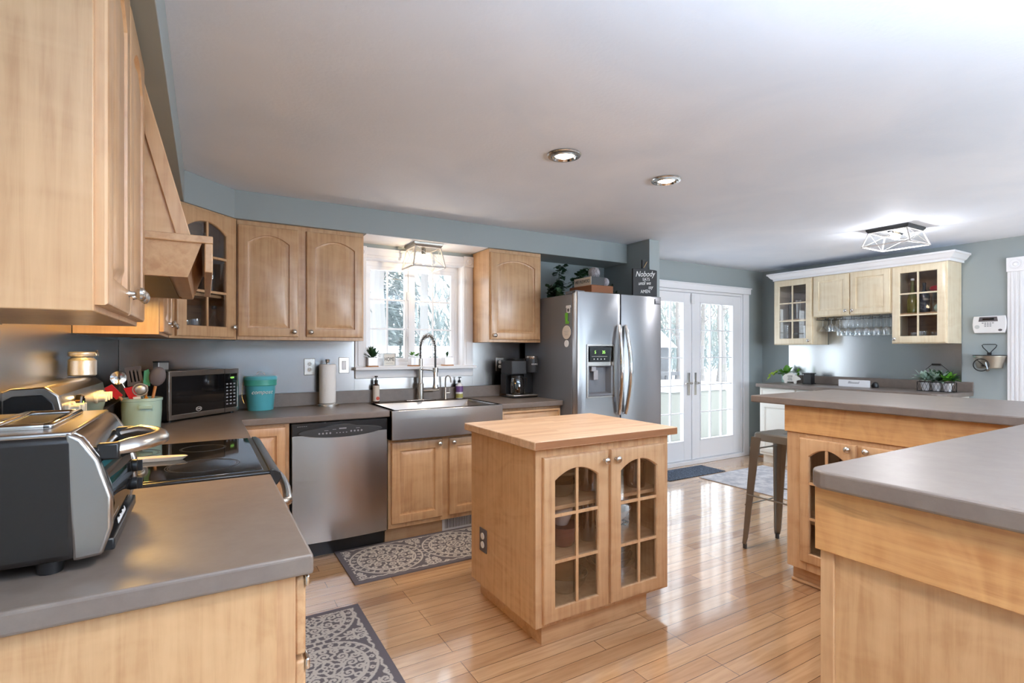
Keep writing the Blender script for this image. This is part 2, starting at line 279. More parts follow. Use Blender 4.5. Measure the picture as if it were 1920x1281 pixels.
# ------------------------------------------------------------------ mesh builder
class MB:
    def __init__(s): s.v = []; s.f = []; s.m = []; s.cur = 0
    def mi(s, i): s.cur = i; return s
    def add(s, vs, fs):
        o = len(s.v); s.v += [tuple(p) for p in vs]
        for f in fs: s.f.append(tuple(i + o for i in f)); s.m.append(s.cur)
        return s
    def box(s, x0, y0, z0, x1, y1, z1):
        x0, x1 = min(x0, x1), max(x0, x1); y0, y1 = min(y0, y1), max(y0, y1); z0, z1 = min(z0, z1), max(z0, z1)
        return s.add([(x0, y0, z0), (x1, y0, z0), (x1, y1, z0), (x0, y1, z0), (x0, y0, z1), (x1, y0, z1), (x1, y1, z1), (x0, y1, z1)],
                     [(0, 3, 2, 1), (4, 5, 6, 7), (0, 1, 5, 4), (1, 2, 6, 5), (2, 3, 7, 6), (3, 0, 4, 7)])
    def loft(s, loops, cap0=True, cap1=True, closed=True):
        n = len(loops[0]); vs = [p for l in loops for p in l]; fs = []
        for k in range(len(loops) - 1):
            for i in range(n if closed else n - 1):
                j = (i + 1) % n; fs.append((k * n + i, k * n + j, (k + 1) * n + j, (k + 1) * n + i))
        if cap0: fs.append(tuple(reversed(range(n))))
        if cap1: fs.append(tuple(range((len(loops) - 1) * n, len(loops) * n)))
        return s.add(vs, fs)
    def prism(s, pts, axis, a, b):
        f = {'z': lambda p, t: (p[0], p[1], t), 'y': lambda p, t: (p[0], t, p[1]), 'x': lambda p, t: (t, p[0], p[1])}[axis]
        return s.loft([[f(p, a) for p in pts], [f(p, b) for p in pts]])
    def lathe(s, prof, c=(0, 0, 0), n=20, axis='z', caps=True, sx=1, sy=1):
        loops = []
        for r, z in prof:
            l = []
            for i in range(n):
                a = 2 * PI * i / n; p = (r * math.cos(a) * sx, r * math.sin(a) * sy, z)
                if axis == 'y': p = (p[0], p[2], p[1])
                elif axis == '-y': p = (p[0], -p[2], p[1])
                elif axis == 'x': p = (p[2], p[0], p[1])
                elif axis == '-x': p = (-p[2], p[0], p[1])
                l.append((p[0] + c[0], p[1] + c[1], p[2] + c[2]))
            loops.append(l)
        return s.loft(loops, caps, caps)
    def tube(s, pts, r, n=8, closed=False, flat=1.0):
        P = [Vector(p) for p in pts]; k = len(P); R = r if isinstance(r, (list, tuple)) else [r] * k
        T = []
        for i in range(k):
            if closed: t = P[(i + 1) % k] - P[i - 1]
            else: t = P[min(i + 1, k - 1)] - P[max(i - 1, 0)]
            T.append(t.normalized() if t.length > 1e-9 else Vector((0, 0, 1)))
        u = T[0].orthogonal().normalized(); loops = []
        for i in range(k):
            u = (u - T[i] * u.dot(T[i])); u = u.normalized() if u.length > 1e-6 else T[i].orthogonal().normalized(); w = T[i].cross(u)
            loops.append([tuple(P[i] + (u * math.cos(2 * PI * j / n) + w * math.sin(2 * PI * j / n) * flat) * R[i]) for j in range(n)])
        if closed: loops.append(loops[0]); return s.loft(loops, False, False)
        return s.loft(loops)
    def cyl(s, p, q, r, r2=None, n=14): return s.tube([p, q], [r, r if r2 is None else r2], n)
    def sphere(s, c, r, n=14, k=8):
        rx, ry, rz = (r, r, r) if not isinstance(r, tuple) else r
        return s.loft([[(c[0] + rx * math.sin(PI * max(i, .02) / k if i < k else PI * .998) * math.cos(2 * PI * j / n), c[1] + ry * math.sin(PI * max(i, .02) / k if i < k else PI * .998) * math.sin(2 * PI * j / n), c[2] - rz * math.cos(PI * i / k)) for j in range(n)] for i in range(k + 1)])
    def leaf(s, b, t, w, droop=.0, up=(0, 0, 1)):
        b, t = Vector(b), Vector(t); d = t - b; side = d.cross(Vector(up))
        side = (side.normalized() if side.length > 1e-6 else Vector((1, 0, 0))) * w / 2; nrm = side.cross(d).normalized()
        m1 = b + d * .35 - nrm * w * .12; m2 = b + d * .72; t = t - Vector((0, 0, droop))
        return s.add([b, m1 + side + nrm * w * .1, m1, m1 - side + nrm * w * .1, m2 + side * .75, m2 - nrm * w * .1, m2 - side * .75, t],
                     [(0, 1, 2), (0, 2, 3), (1, 4, 5, 2), (2, 5, 6, 3), (4, 7, 5), (5, 7, 6)])
    def xf(s, mx, start=0):
        for i in range(start, len(s.v)): s.v[i] = tuple(mx @ Vector(s.v[i]))
        return s
    def text(s, txt, size, mx, extr=.0006, shear=0, align='CENTER'):
        cu = bpy.data.curves.new('t', 'FONT'); cu.body = txt; cu.size = size; cu.extrude = extr; cu.shear = shear; cu.align_x = align; cu.align_y = 'CENTER'; cu.resolution_u = 3
        ob = bpy.data.objects.new('t', cu); me = bpy.data.meshes.new_from_object(ob)
        st = len(s.v); s.add([v.co[:] for v in me.vertices], [tuple(p.vertices) for p in me.polygons])
        for i in range(st, len(s.v)): s.v[i] = tuple(mx @ Vector(s.v[i]))
        bpy.data.objects.remove(ob); bpy.data.curves.remove(cu); bpy.data.meshes.remove(me)
        return s

def build(name, mb, mats, parent=None, bevel=0, smooth=35, seg=2, label=None, loc=None):
    me = bpy.data.meshes.new(name); me.from_pydata(mb.v, [], mb.f); me.validate(clean_customdata=False)
    for m in (mats if isinstance(mats, (list, tuple)) else [mats]): me.materials.append(M[m] if isinstance(m, str) else m)
    if len(me.polygons) == len(mb.m) and any(mb.m): me.polygons.foreach_set('material_index', mb.m)
    if smooth:
        me.polygons.foreach_set('use_smooth', [True] * len(me.polygons)); me.update()
        me.set_sharp_from_angle(angle=math.radians(smooth))
    bm = bmesh.new(); bm.from_mesh(me); bmesh.ops.recalc_face_normals(bm, faces=bm.faces); bm.to_mesh(me); bm.free()
    o = bpy.data.objects.new(name, me); COL.objects.link(o)
    if parent: o.parent = parent
    if loc: o.location = loc
    if bevel:
        b = o.modifiers.new('bevel', 'BEVEL'); b.width = bevel; b.segments = seg; b.limit_method = 'ANGLE'; b.angle_limit = math.radians(40); b.harden_normals = False
    if label: o['label'] = label
    return o
def tag(o, label, cat, group=None):
    o['label'] = label; o['category'] = cat
    if group: o['group'] = group
    return o
def thing(name, label, cat, loc=(0, 0, 0), rot=0, group=None):
    o = bpy.data.objects.new(name, None); COL.objects.link(o); o.empty_display_size = .05
    o.location = loc; o.rotation_euler = (0, 0, rot); return tag(o, label, cat, group)
def struct(name, mb, mats, parent=None, bevel=0):
    o = build(name, mb, mats, parent, bevel)
    if not parent: o['kind'] = 'structure'
    return o
def kids(o): return [c for c in bpy.data.objects if c.parent == o]
def dup(src, loc, rot=None, label=None, group=None):
    r = src.copy(); COL.objects.link(r); r.location = loc
    if rot is not None: r.rotation_euler = (0, 0, rot)
    if label: r['label'] = label
    if group: r['group'] = group
    for ch in kids(src):
        c = ch.copy(); COL.objects.link(c); c.parent = r
        for g in kids(ch): d = g.copy(); COL.objects.link(d); d.parent = c
    return r
def arc(c, r, a0, a1, n, plane='xz', y=0):
    out = []
    for i in range(n + 1):
        a = a0 + (a1 - a0) * i / n; p, q = c[0] + r * math.cos(a), c[1] + r * math.sin(a)
        out.append((p, y, q) if plane == 'xz' else ((y, p, q) if plane == 'yz' else (p, q, y)))
    return out
TOP, BAR, CEIL, XL, YB, YD, XR = .9148, 1.049, 2.33, -.465, 4.02, 4.10, 6.20

# ------------------------------------------------------------------ the room
struct('floor', MB().box(-.7, -3, -.1, 6.5, 4.30, 0), 'floor')
c = MB().box(-.7, -3, CEIL, 6.5, 4.30, CEIL + .12); struct('ceiling', c, 'ceil')
w = MB()
def wall_with_hole(w, x0, x1, y0, y1, hx0, hx1, hz0, hz1, axis='y'):
    B = (lambda a, b, c, d: w.box(a, y0, c, b, y1, d)) if axis == 'y' else (lambda a, b, c, d: w.box(y0, a, c, y1, b, d))
    B(x0, hx0, 0, CEIL); B(hx1, x1, 0, CEIL); B(hx0, hx1, hz1, CEIL)
    if hz0 > 0: B(hx0, hx1, 0, hz0)
wall_with_hole(w, -.6, 3.47, YB, YB + .17, 1.07, 1.90, 1.19, 2.035); struct('wall_back', w, 'wall')
w = MB(); wall_with_hole(w, 3.60, 6.36, YD, YD + .17, 3.98, 5.80, 0, 2.02); struct('wall_dining', w, 'wall')
struct('wall_stub', MB().box(3.47, 3.40, 0, 3.60, 4.27, CEIL), 'wall', bevel=.004)
struct('wall_left', MB().box(XL - .14, -2.8, 0, XL, YB, CEIL), 'wall')
w = MB(); wall_with_hole(w, -2.8, YD, XR, XR + .15, .72, 1.60, 0, 2.03, 'x'); struct('wall_right', w, 'wall')
w = MB(); w.box(-.6, -2.95, 0, 6.36, -2.8, CEIL); struct('wall_rear', w, 'wall')
# dropped soffit over the upper cabinets
s = MB().prism([(XL, .9), (-.10, .9), (-.10, 3.43), (.16, 3.69), (3.47, 3.69), (3.47, YB), (XL, YB)], 'z', 2.15, CEIL); struct('wall_soffit', s, 'wall', bevel=.003)
s = MB().box(.99, 3.70, 2.146, 1.97, YB, 2.151); struct('ceiling_soffit_underside', s, 'white')
s = MB().box(5.94, YD - .014, 0, XR, YD, .10).box(XR - .014, 1.73, 0, XR, YD - .014, .10).box(3.60, YD - .014, 0, 3.88, YD, .10); struct('baseboard_dining', s, 'white', bevel=.003)

# kitchen window: casing, stool, jamb, two sashes with panes and grilles
wf = MB()
for x0, x1 in ((.985, 1.07), (1.90, 1.985)):
    wf.box(x0, YB - .018, 1.19, x1, YB, 2.03)
    wf.box(x0 + .02, YB - .024, 1.20, x1 - .02, YB - .018, 2.02)
    wf.box(x0 - .003, YB - .027, 2.03, x1 + .003, YB, 2.12)
    for z0 in (2.075,): wf.lathe([(.032, 0), (.032, .004), (.024, .004), (.022, .001), (.012, .001), (.01, .006)], ((x0 + x1) / 2, YB - .027, z0), 20, '-y')
wf.box(1.07, YB - .018, 2.035, 1.90, YB, 2.115).box(1.07, YB - .024, 2.055, 1.90, YB - .018, 2.095)
struct('trim_1', wf, 'white', bevel=.003)
ws = MB().box(.975, YB - .078, 1.165, 1.995, YB + .1, 1.19).box(.985, YB - .022, 1.10, 1.985, YB, 1.165); struct('trim_2', ws, 'white', bevel=.004)
for k, xx in enumerate((1.0, 1.97)): pass
def ring(mb, x0, x1, z0, z1, a0, a1, c0, c1, ya, yb):
    q = lambda A, B, C, D, y: [(A, y, C), (B, y, C), (B, y, D), (A, y, D)]
    return mb.loft([q(x0, x1, z0, z1, ya), q(x0, x1, z0, z1, yb), q(a0, a1, c0, c1, yb), q(a0, a1, c0, c1, ya), q(x0, x1, z0, z1, ya)], False, False)
wm = MB(); ring(wm, 1.07, 1.90, 1.1905, 2.035, 1.105, 1.865, 1.225, 1.995, YB + .10, YB + .16); ring(wm, 1.0702, 1.8998, 1.1907, 2.0348, 1.0735, 1.8965, 1.194, 2.0315, YB - .001, YB + .0995)
wm.box(1.448, YB + .095, 1.226, 1.478, YB + .15, 1.994)
win = build('window_1', wm, 'white', bevel=.0015); win['kind'] = 'structure'
for x0, x1 in ((1.105, 1.448), (1.478, 1.865)):
    f = MB(); y0, y1 = YB + .105, YB + .135; b = .03
    ring(f, x0, x1, 1.225, 1.995, x0 + b, x1 - b, 1.255, 1.965, y0, y1)
    xm = (x0 + x1) / 2; f.box(xm - .007, y0 + .01, 1.25, xm + .007, y1 - .008, 1.97)
    for i in (1, 2): z = 1.255 + .71 * i / 3; f.box(x0 + b, y0 + .011, z - .007, x1 - b, y1 - .009, z + .007)
    if x0 < 1.2: f.box(x1 - .012, y0 - .014, 1.43, x1 - .002, y0, 1.50).box(x1 - .012, y0 - .014, 1.73, x1 - .002, y0, 1.80)
    sash = build('sash', f, 'white', win, .002)
    build('window_pane', MB().box(x0 + b, y1 - .012, 1.25, x1 - b, y1 - .008, 1.97), 'glass', sash, smooth=0)

# french patio doors
tr = MB().box(3.885, YD - .02, 0, 3.98, YD, 2.02).box(5.80, YD - .02, 0, 5.90, YD, 2.02).box(3.86, YD - .03, 2.02, 5.925, YD, 2.10).box(3.85, YD - .04, 2.085, 5.935, YD, 2.10)
tr.box(3.98, YD, 1.99, 5.80, YD + .16, 2.02).box(3.98, YD, 0, 4.0, YD + .16, 2.0).box(5.775, YD, 0, 5.80, YD + .16, 2.0).box(3.98, YD - .03, 0, 5.80, YD + .17, .045)
struct('trim_3', tr, 'white', bevel=.004)
for k, (x0, x1, g0, g1) in enumerate(((4.00, 4.868, 4.13, 4.745), (4.905, 5.775, 5.018, 5.626))):
    y0, y1 = YD + .01, YD + .055
    d = MB().box(x0, y0, .05, g0, y1, 1.985).box(g1, y0, .05, x1, y1, 1.985).box(g0, y0, .05, g1, y1, .27).box(g0, y0, 1.877, g1, y1, 1.985)
    for a, b_ in ((g0, g0 + .012), (g1 - .012, g1)): d.box(a, y0 - .006, .262, b_, y1, 1.885)
    d.box(g0, y0 - .006, .262, g1, y1, .274).box(g0, y0 - .006, 1.873, g1, y1, 1.885)
    if k == 1: d.box(4.868, y0 - .012, .05, 4.905, y1, 1.985)
    for i in (1, 2): xm = g0 + (g1 - g0) * i / 3; d.box(xm - .006, y0 + .008, .27, xm + .006, y1 - .01, 1.877)
    for i in range(1, 5): z = .27 + 1.607 * i / 5; d.box(g0, y0 + .009, z - .006, g1, y1 - .011, z + .006)
    dr = struct(f'door_{k + 1}', d, 'white', bevel=.0025)
    build('door_pane', MB().box(g0, y0 + .028, .27, g1, y0 + .032, 1.877), 'glass', dr, smooth=0)
    hx = 4.815 if k == 0 else 4.925
    h = MB().box(hx - .02, y0 - .012, .80, hx + .02, y0, 1.06).lathe([(.014, 0), (.014, .045)], (hx, y0 - .01, .94), 12, '-y').box(hx - (.10 if k == 0 else -.012), y0 - .06, .932, hx + (.012 if k == 0 else .03), y0 - .045, .948)
    build('handle', h, 'nickel', dr, .003)
build('sensor', MB().box(4.85, YD - .02, 1.86, 4.90, YD, 1.97), 'white_plastic', bpy.data.objects['door_2'], .004)
# cased doorway on the right wall with rosette corner blocks
tr = MB()
for y0, y1 in ((1.60, 1.72), (.60, .72)):
    tr.box(XR - .018, y0, 0, XR, y1, 2.02)
    for q in (.02, .05, .08): tr.box(XR - .023, y0 + q, 0, XR - .018, y0 + q + .016, 2.02)
    tr.box(XR - .03, y0 - .004, 2.02, XR, y1 + .004, 2.145)
    tr.lathe([(.045, 0), (.045, .006), (.036, .006), (.034, .002), (.02, .002), (.016, .008)], (XR - .03, (y0 + y1) / 2, 2.083), 20, '-x')
tr.box(XR - .018, .72, 2.03, XR, 1.60, 2.135)
tr.box(XR, .72, 0, XR + .12, .74, 2.03).box(XR, 1.58, 0, XR + .12, 1.60, 2.03)
struct('trim_4', tr, 'white', bevel=.003)
d = MB().box(XR + .03, .74, .01, XR + .07, 1.58, 2.03)
d3 = struct('door_3', d, 'white', bevel=.003); build('handle', MB().lathe([(.02, 0), (.012, .02), (.026, .045), (.02, .06)], (XR + .03, 1.50, .95), 14, '-x'), 'nickel', d3)

# ------------------------------------------------------------------ outdoors
tag(build('snow_ground', MB().box(-8, 4.35, -.6, 30, 60, -.35), 'snow'), 'smooth white snow covering the yard', 'snow')['kind'] = 'stuff'
dk = thing('snowy_deck', 'snow covered wooden deck outside the french doors', 'deck', (5, 5.4, -.3))
build('platform', MB().box(-2.2, -1.05, -.05, 4, 2.2, .18), 'snow', dk, .03)
rl = thing('deck_railing', 'pale deck railing seen through the french door panes', 'railing', (5, 7.5, -.12))
for x in (-2.1, -.6, .9, 2.4, 3.9): build('post', MB().box(x - .05, -.05, 0, x + .05, .05, 1.0), 'shed', rl)
build('rail', MB().box(-2.1, -.06, .93, 3.95, .06, 1.0).box(-2.1, -.03, .12, 3.95, .03, .18), 'shed', rl)
bl = MB()
for i in range(40): bl.box(-2.0 + i * .15, -.015, .18, -1.97 + i * .15, .015, .93)
build('balusters', bl, 'shed', rl)['kind'] = 'stuff'
sp = thing('spa_tub', 'square spa tub under a pale cover on the snowy deck', 'hot tub', (6.9, 6.2, -.12))
build('shell', MB().box(-.7, -.55, 0, .7, .55, .78), 'cover', sp, .04); build('cover', MB().box(-.75, -.6, .78, .75, .6, .9), 'snow', sp, .05)
sh = thing('garden_shed', 'weathered grey shed with snowy roof among the trees', 'shed', (15, 16, -.35))
build('wall_panel', MB().box(-1.4, -1, 0, 1.4, 1, 1.9), 'shed', sh); build('roof', MB().prism([(-1.7, 1.8), (1.7, 1.8), (0, 3.0)], 'y', -1.2, 1.2), 'snow', sh)
def tree_mb(seed, h, r, nb):
    R = random.Random(seed); t = MB(); x = y = 0; pts = []; rs = []
    for i in range(9): pts.append((x, y, h * i / 8)); rs.append(r * (1 - .8 * i / 8) * (1.35 if i == 0 else 1)); x += R.uniform(-.12, .12); y += R.uniform(-.12, .12)
    t.tube(pts, rs, 8)
    def branch(p, d, L, rr, lv):
        q = [p]; dd = Vector(d)
        for i in range(4): dd = (dd + Vector((R.uniform(-.3, .3), R.uniform(-.3, .3), R.uniform(-.05, .3)))).normalized(); q.append(tuple(Vector(q[-1]) + dd * L / 4))
        t.tube(q, [rr * (1 - .2 * i) for i in range(5)], 4)
        if lv:
            for i in range(3): branch(q[R.randint(1, 4)], (R.uniform(-1, 1), R.uniform(-1, 1), R.uniform(.0, .8)), L * .55, rr * .5, lv - 1)
    for i in range(nb):
        k = R.uniform(.18, .97) * 8; a = int(k); p = Vector(pts[a]).lerp(Vector(pts[min(a + 1, 8)]), k - a); an = R.uniform(0, 2 * PI)
        branch(tuple(p), (math.cos(an), math.sin(an), R.uniform(-.1, .6)), h * R.uniform(.08, .16), r * .3, 2)
    return t
def fir_mb(seed, h, r):
    R = random.Random(seed); t = MB(); t.cyl((0, 0, 0), (0, 0, h), .12, .02, 7)
    for i in range(260):
        z = h * (.08 + .9 * i / 260); L = r * (1 - z / h) * R.uniform(.6, 1.1) + .12; a = R.uniform(0, 2 * PI); d = Vector((math.cos(a), math.sin(a), -.25))
        for k in range(5): a2 = a + R.uniform(-.5, .5); b = Vector((0, 0, z)) + d * L * k / 6; t.leaf(b, b + Vector((math.cos(a2), math.sin(a2), R.uniform(-.5, 0))) * L * .4, L * .16)
    return t
protos = [build('bare_tree', tree_mb(s_, 9 + s_, .09 + .025 * s_, 9), 'bark') for s_ in range(4)]
R0 = random.Random(4); used = [False] * 4
kit = [(1.1, 9.5), (1.9, 13), (2.6, 9.0), (3.5, 12), (2.2, 17), (4.2, 16), (5.2, 13.5), (.6, 15), (5.6, 19), (3.0, 21)]
pat = [(7.6, 10.5), (8.6, 11), (9.8, 12), (10.6, 11), (11.8, 13), (8.0, 14), (13.2, 13), (12, 16), (14.5, 15), (9.2, 17), (16, 17), (18, 16), (17, 13), (7.0, 9.2), (8.4, 9.6), (9.6, 10.6), (11.2, 9.6), (13.5, 11.5), (15.5, 12.6), (19, 14.5), (21, 18), (22.5, 17)]
for j, (x, y) in enumerate(kit + pat):
    k = j % 4; loc = (x, y, -.36); g = j < len(kit)
    lab = 'bare grey tree standing in the snow beyond the sink window' if g else 'bare grey tree standing in the snow beyond the french doors'
    grp = 'bare trees beyond the sink window' if g else 'bare trees beyond the french doors'
    if not used[k]: used[k] = True; o = protos[k]; o.location = loc
    else: o = protos[k].copy(); COL.objects.link(o); o.location = loc; o.rotation_euler = (0, 0, R0.uniform(0, 6)); sc = R0.uniform(.8, 1.25); o.scale = (sc, sc, sc)
    tag(o, lab, 'tree', grp)
fp = build('fir_tree', fir_mb(2, 7, 1.9), 'fir'); fp.location = (4.9, 16.5, -.36); tag(fp, 'frosted fir tree rising behind the sink window grille', 'tree')
for x, y, s_, lab in ((15.5, 19, 1.3, 'large frosted fir beyond the shed and the french doors'), (6.9, 21, 1.2, 'more distant frosted fir beyond the sink window')):
    o = fp.copy(); COL.objects.link(o); o.location = (x, y, -.36); o.scale = (s_, s_, s_); tag(o, lab, 'tree')
bs = MB(); R = random.Random(8)
for i in range(14000):
    x = R.uniform(-2, 42); y = R.uniform(20, 28); z = R.uniform(-.3, 6.5) * R.uniform(.3, 1); a = R.uniform(0, 6.28)
    bs.leaf((x, y, z), (x + math.cos(a) * R.uniform(.3, 1), y + math.sin(a) * .3, z + R.uniform(.2, 1.1)), R.uniform(.02, .16))
tag(build('brushwood', bs, 'fir', smooth=0), 'tangle of frosted woodland brush far behind the yard', 'woods')['kind'] = 'stuff'

# ------------------------------------------------------------------ cabinet kit
def outline(x0, x1, z0, z1, rise, y, n=12):
    pts = [(x0, y, z0), (x1, y, z0)]
    for i in range(n + 1):
        t = i / n; x = x1 + (x0 - x1) * t; u = 2 * t - 1; pts.append((x, y, z1 - rise * (u * u) if rise else z1))
    return pts
def knob(parent, x, z, y=-.02, name='knob'):
    k = MB().lathe([(.008, 0), (.006, .004), (.005, .012), (.012, .016), (.016, .022), (.0155, .027), (.010, .032), (.003, .034)], (x, y, z), 14, '-y')
    return build(name, k, 'nickel', parent)
def panel_door(x0, x1, z0, z1, rise=0, fr=.055, t=.02):
    d = MB(); n = 12; ins = lambda a, y, r=0: outline(x0 + a, x1 - a, z0 + a, z1 - a, r, y, n)
    d.loft([ins(0, 0), ins(0, -t + .006), ins(.003, -t + .002), ins(.008, -t), ins(fr, -t, rise), ins(fr + .003, -t + .010, rise), ins(fr + .011, -t + .012, rise), ins(fr + .036, -t + .002, rise * .95), ], True, True)
    return d
def glass_door(x0, x1, z0, z1, rise=0, fr=.055, t=.02, cols=2, rows=3):
    d = MB(); n = 12; ins = lambda a, y, r=0: outline(x0 + a, x1 - a, z0 + a, z1 - a, r, y, n)
    d.loft([ins(fr, 0, rise), ins(0, 0), ins(0, -t + .006), ins(.003, -t + .002), ins(.008, -t), ins(fr, -t, rise), ins(fr + .004, -t + .006, rise), ins(fr + .004, -.001, rise)], False, False)
    a, b, lo, hi = x0 + fr, x1 - fr, z0 + fr, z1 - fr
    for i in range(1, cols): xm = a + (b - a) * i / cols; d.box(xm - .007, -t + .003, lo, xm + .007, -.008, hi - .001)
    for i in range(1, rows): zm = lo + (hi - lo) * i / rows; d.box(a, -t + .004, zm - .007, b, -.009, zm + .007)
    g = MB().prism([(p[0], p[2]) for p in outline(a - .002, b + .002, lo - .002, hi + .002, rise, 0)], 'y', -.007, -.004)
    return d, g
def cabinet(name, label, loc, rot, Wd, D, H, fronts, wd='maple', toe=0, toe_in=.07, cat='cabinet', group=None, shelves=(), side_mat=None, toe_sides=(0, 0), back=True, inner='dark_in'):
    t = thing(name, label, cat, loc, rot, group); z0 = toe; th = .018
    gl = [f for f in fronts if f['k'] == 'glass']
    sm = side_mat or ('maple_side' if wd == 'maple' else wd)
    if not gl:
        build('body', MB().box(0, 0, z0, Wd, D, H), wd, t, .002)
    else:
        b = MB().box(0, .02, z0, th, D, H).box(Wd - th, .02, z0, Wd, D, H).box(th, .02, z0, Wd - th, D, z0 + th).box(th, .02, H - th, Wd - th, D, H)
        build('body', b, sm, t, .001)
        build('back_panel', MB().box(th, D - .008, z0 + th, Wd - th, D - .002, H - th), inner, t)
        f = MB(); ops = sorted([(g['x0'] + .03, g['x1'] - .03, g['z0'] + .03, g['z1'] - .03) for g in gl])
        x = 0
        for a, c_, l, h in ops: f.box(x, 0, z0, a, .02, H).box(a, 0, z0, c_, .02, l).box(a, 0, h, c_, .02, H); x = c_
        f.box(x, 0, z0, Wd, .02, H); build('face_frame', f, wd, t, .0015)
        for s_ in shelves: build('shelf', MB().box(th, .03, s_ - .018, Wd - th, D - .01, s_), 'maple_x' if wd != 'cream' else wd, t, .001)
    if toe: build('toe_kick', MB().box(toe_sides[0], toe_in, 0, Wd - toe_sides[1], D, toe), 'maple_x' if wd == 'maple' else wd, t)
    for f in fronts:
        a, b, c_, d_ = f['x0'], f['x1'], f['z0'], f['z1']
        if f['k'] == 'door': o = build('door', panel_door(a, b, c_, d_, f.get('rise', 0), f.get('fr', .055)), wd, t, 0, 30)
        elif f['k'] == 'glass':
            dm, gm = glass_door(a, b, c_, d_, f.get('rise', 0), f.get('fr', .055), rows=f.get('rows', 3)); o = build('door', dm, wd, t, 0, 30); build('glass_pane', gm, 'cab_glass', o, smooth=0)
        else: o = build('drawer', panel_door(a, b, c_, d_, 0, f.get('fr', .012)) if f.get('fr') else MB().box(a, -.02, c_, b, 0, d_), 'maple_x' if wd == 'maple' else wd, t, 0 if f.get('fr') else .005)
        if 'knob' in f: knob(o, *f['knob'])
    return t

# ------------------------------------------------------------------ kitchen cabinets
UZ, UH = 1.385, .765
D_, G_, R_ = 'door', 'glass', 'drawer'
cabinet('wall_cabinet', 'nearest maple wall cabinet on the left, seen end on beside the hood', (-.17, 1.17, UZ), PI / 2, .68, .29, UH,
        [dict(k=D_, x0=.012, x1=.333, z0=.012, z1=.752, rise=.05, knob=(.30, .06)), dict(k=D_, x0=.347, x1=.668, z0=.012, z1=.752, rise=.05, knob=(.38, .06))], side_mat='maple_side')
cabinet('wall_cabinet', 'maple wall cabinet between the range hood and the corner glass cabinet', (-.17, 2.70, UZ), PI / 2, .665, .29, UH,
        [dict(k=D_, x0=.012, x1=.32, z0=.012, z1=.752, rise=.05, knob=(.29, .06)), dict(k=D_, x0=.335, x1=.635, z0=.012, z1=.752, rise=.05, knob=(.60, .06))])
cc = cabinet('corner_cabinet', 'diagonal maple corner wall cabinet with an arched glass door', (-.168, 3.375, UZ), PI / 4, .482, .26, UH,
        [dict(k=G_, x0=.035, x1=.447, z0=.012, z1=.752, rise=.055, fr=.06, knob=(.425, .075))], shelves=(.27, .50))
cabinet('wall_cabinet', 'two door arched maple wall cabinet left of the sink window', (.175, 3.72, UZ), 0, .80, .295, UH,
        [dict(k=D_, x0=.006, x1=.363, z0=.022, z1=.735, rise=.05, knob=(.335, .055)), dict(k=D_, x0=.415, x1=.790, z0=.022, z1=.735, rise=.05, knob=(.44, .055))])
cabinet('wall_cabinet', 'single door arched maple wall cabinet right of the sink window', (1.99, 3.72, UZ), 0, .508, .295, UH,
        [dict(k=D_, x0=.01, x1=.492, z0=.022, z1=.735, rise=.05, knob=(.04, .055))])
lc = cabinet('base_cabinet', 'maple drawer base under the toaster oven in the left foreground', (.155, 1.10, 0), PI / 2, .745, .60, .874,
        [dict(k=R_, x0=.006, x1=.738, z0=.705, z1=.860), dict(k=R_, x0=.006, x1=.738, z0=.40, z1=.693), dict(k=R_, x0=.006, x1=.738, z0=.125, z1=.388)], toe=.105)
for z in (.842, .675): build('edge_pull', MB().box(.0, -.027, z, .06, -.018, z + .022), 'chrome', lc, .003)
build('end_panel', MB().box(-.006, .035, .105, 0, .60, .874), 'maple_side', lc)
cabinet('base_cabinet', 'maple base cabinet in the corner beyond the range', (.155, 2.62, 0), PI / 2, .76, .60, .874, [dict(k=D_, x0=.02, x1=.5, z0=.14, z1=.85)], toe=.105)
cabinet('base_cabinet', 'narrow maple base cabinet between corner and dishwasher', (.16, 3.42, 0), 0, .285, .58, .874,
        [dict(k=D_, x0=.02, x1=.262, z0=.142, z1=.852, fr=.05)], toe=.11)
cabinet('sink_base_cabinet', 'maple two door cabinet under the farmhouse sink', (1.06, 3.42, 0), 0, .858, .58, .712,
        [dict(k=D_, x0=.021, x1=.388, z0=.142, z1=.691, knob=(.36, .662)), dict(k=D_, x0=.441, x1=.81, z0=.142, z1=.691, knob=(.468, .662))], toe=.11)
cabinet('base_cabinet', 'maple base cabinet with drawer between sink and refrigerator', (1.921, 3.42, 0), 0, .567, .58, .874,
        [dict(k=R_, x0=.012, x1=.555, z0=.70, z1=.852, fr=.014, knob=(.28, .775)), dict(k=D_, x0=.012, x1=.555, z0=.142, z1=.68)], toe=.11)
vt = thing('floor_vent', 'white slotted register in the toe kick under the sink', 'vent', (1.48, 3.488, .004))
v = MB().box(0, -.006, 0, .30, 0, .016).box(0, -.006, .084, .30, 0, .10).box(0, -.006, .016, .02, 0, .084).box(.28, -.006, .016, .30, 0, .084)
build('vent_frame', v, 'white_plastic', vt, .001); build('vent_back', MB().box(.02, -.001, .016, .28, 0, .084), 'black', vt)
v = MB()
for i in range(22): v.box(.024 + i * .0116, -.005, .016, .029 + i * .0116, -.001, .084)
build('slats', v, 'white_plastic', vt)

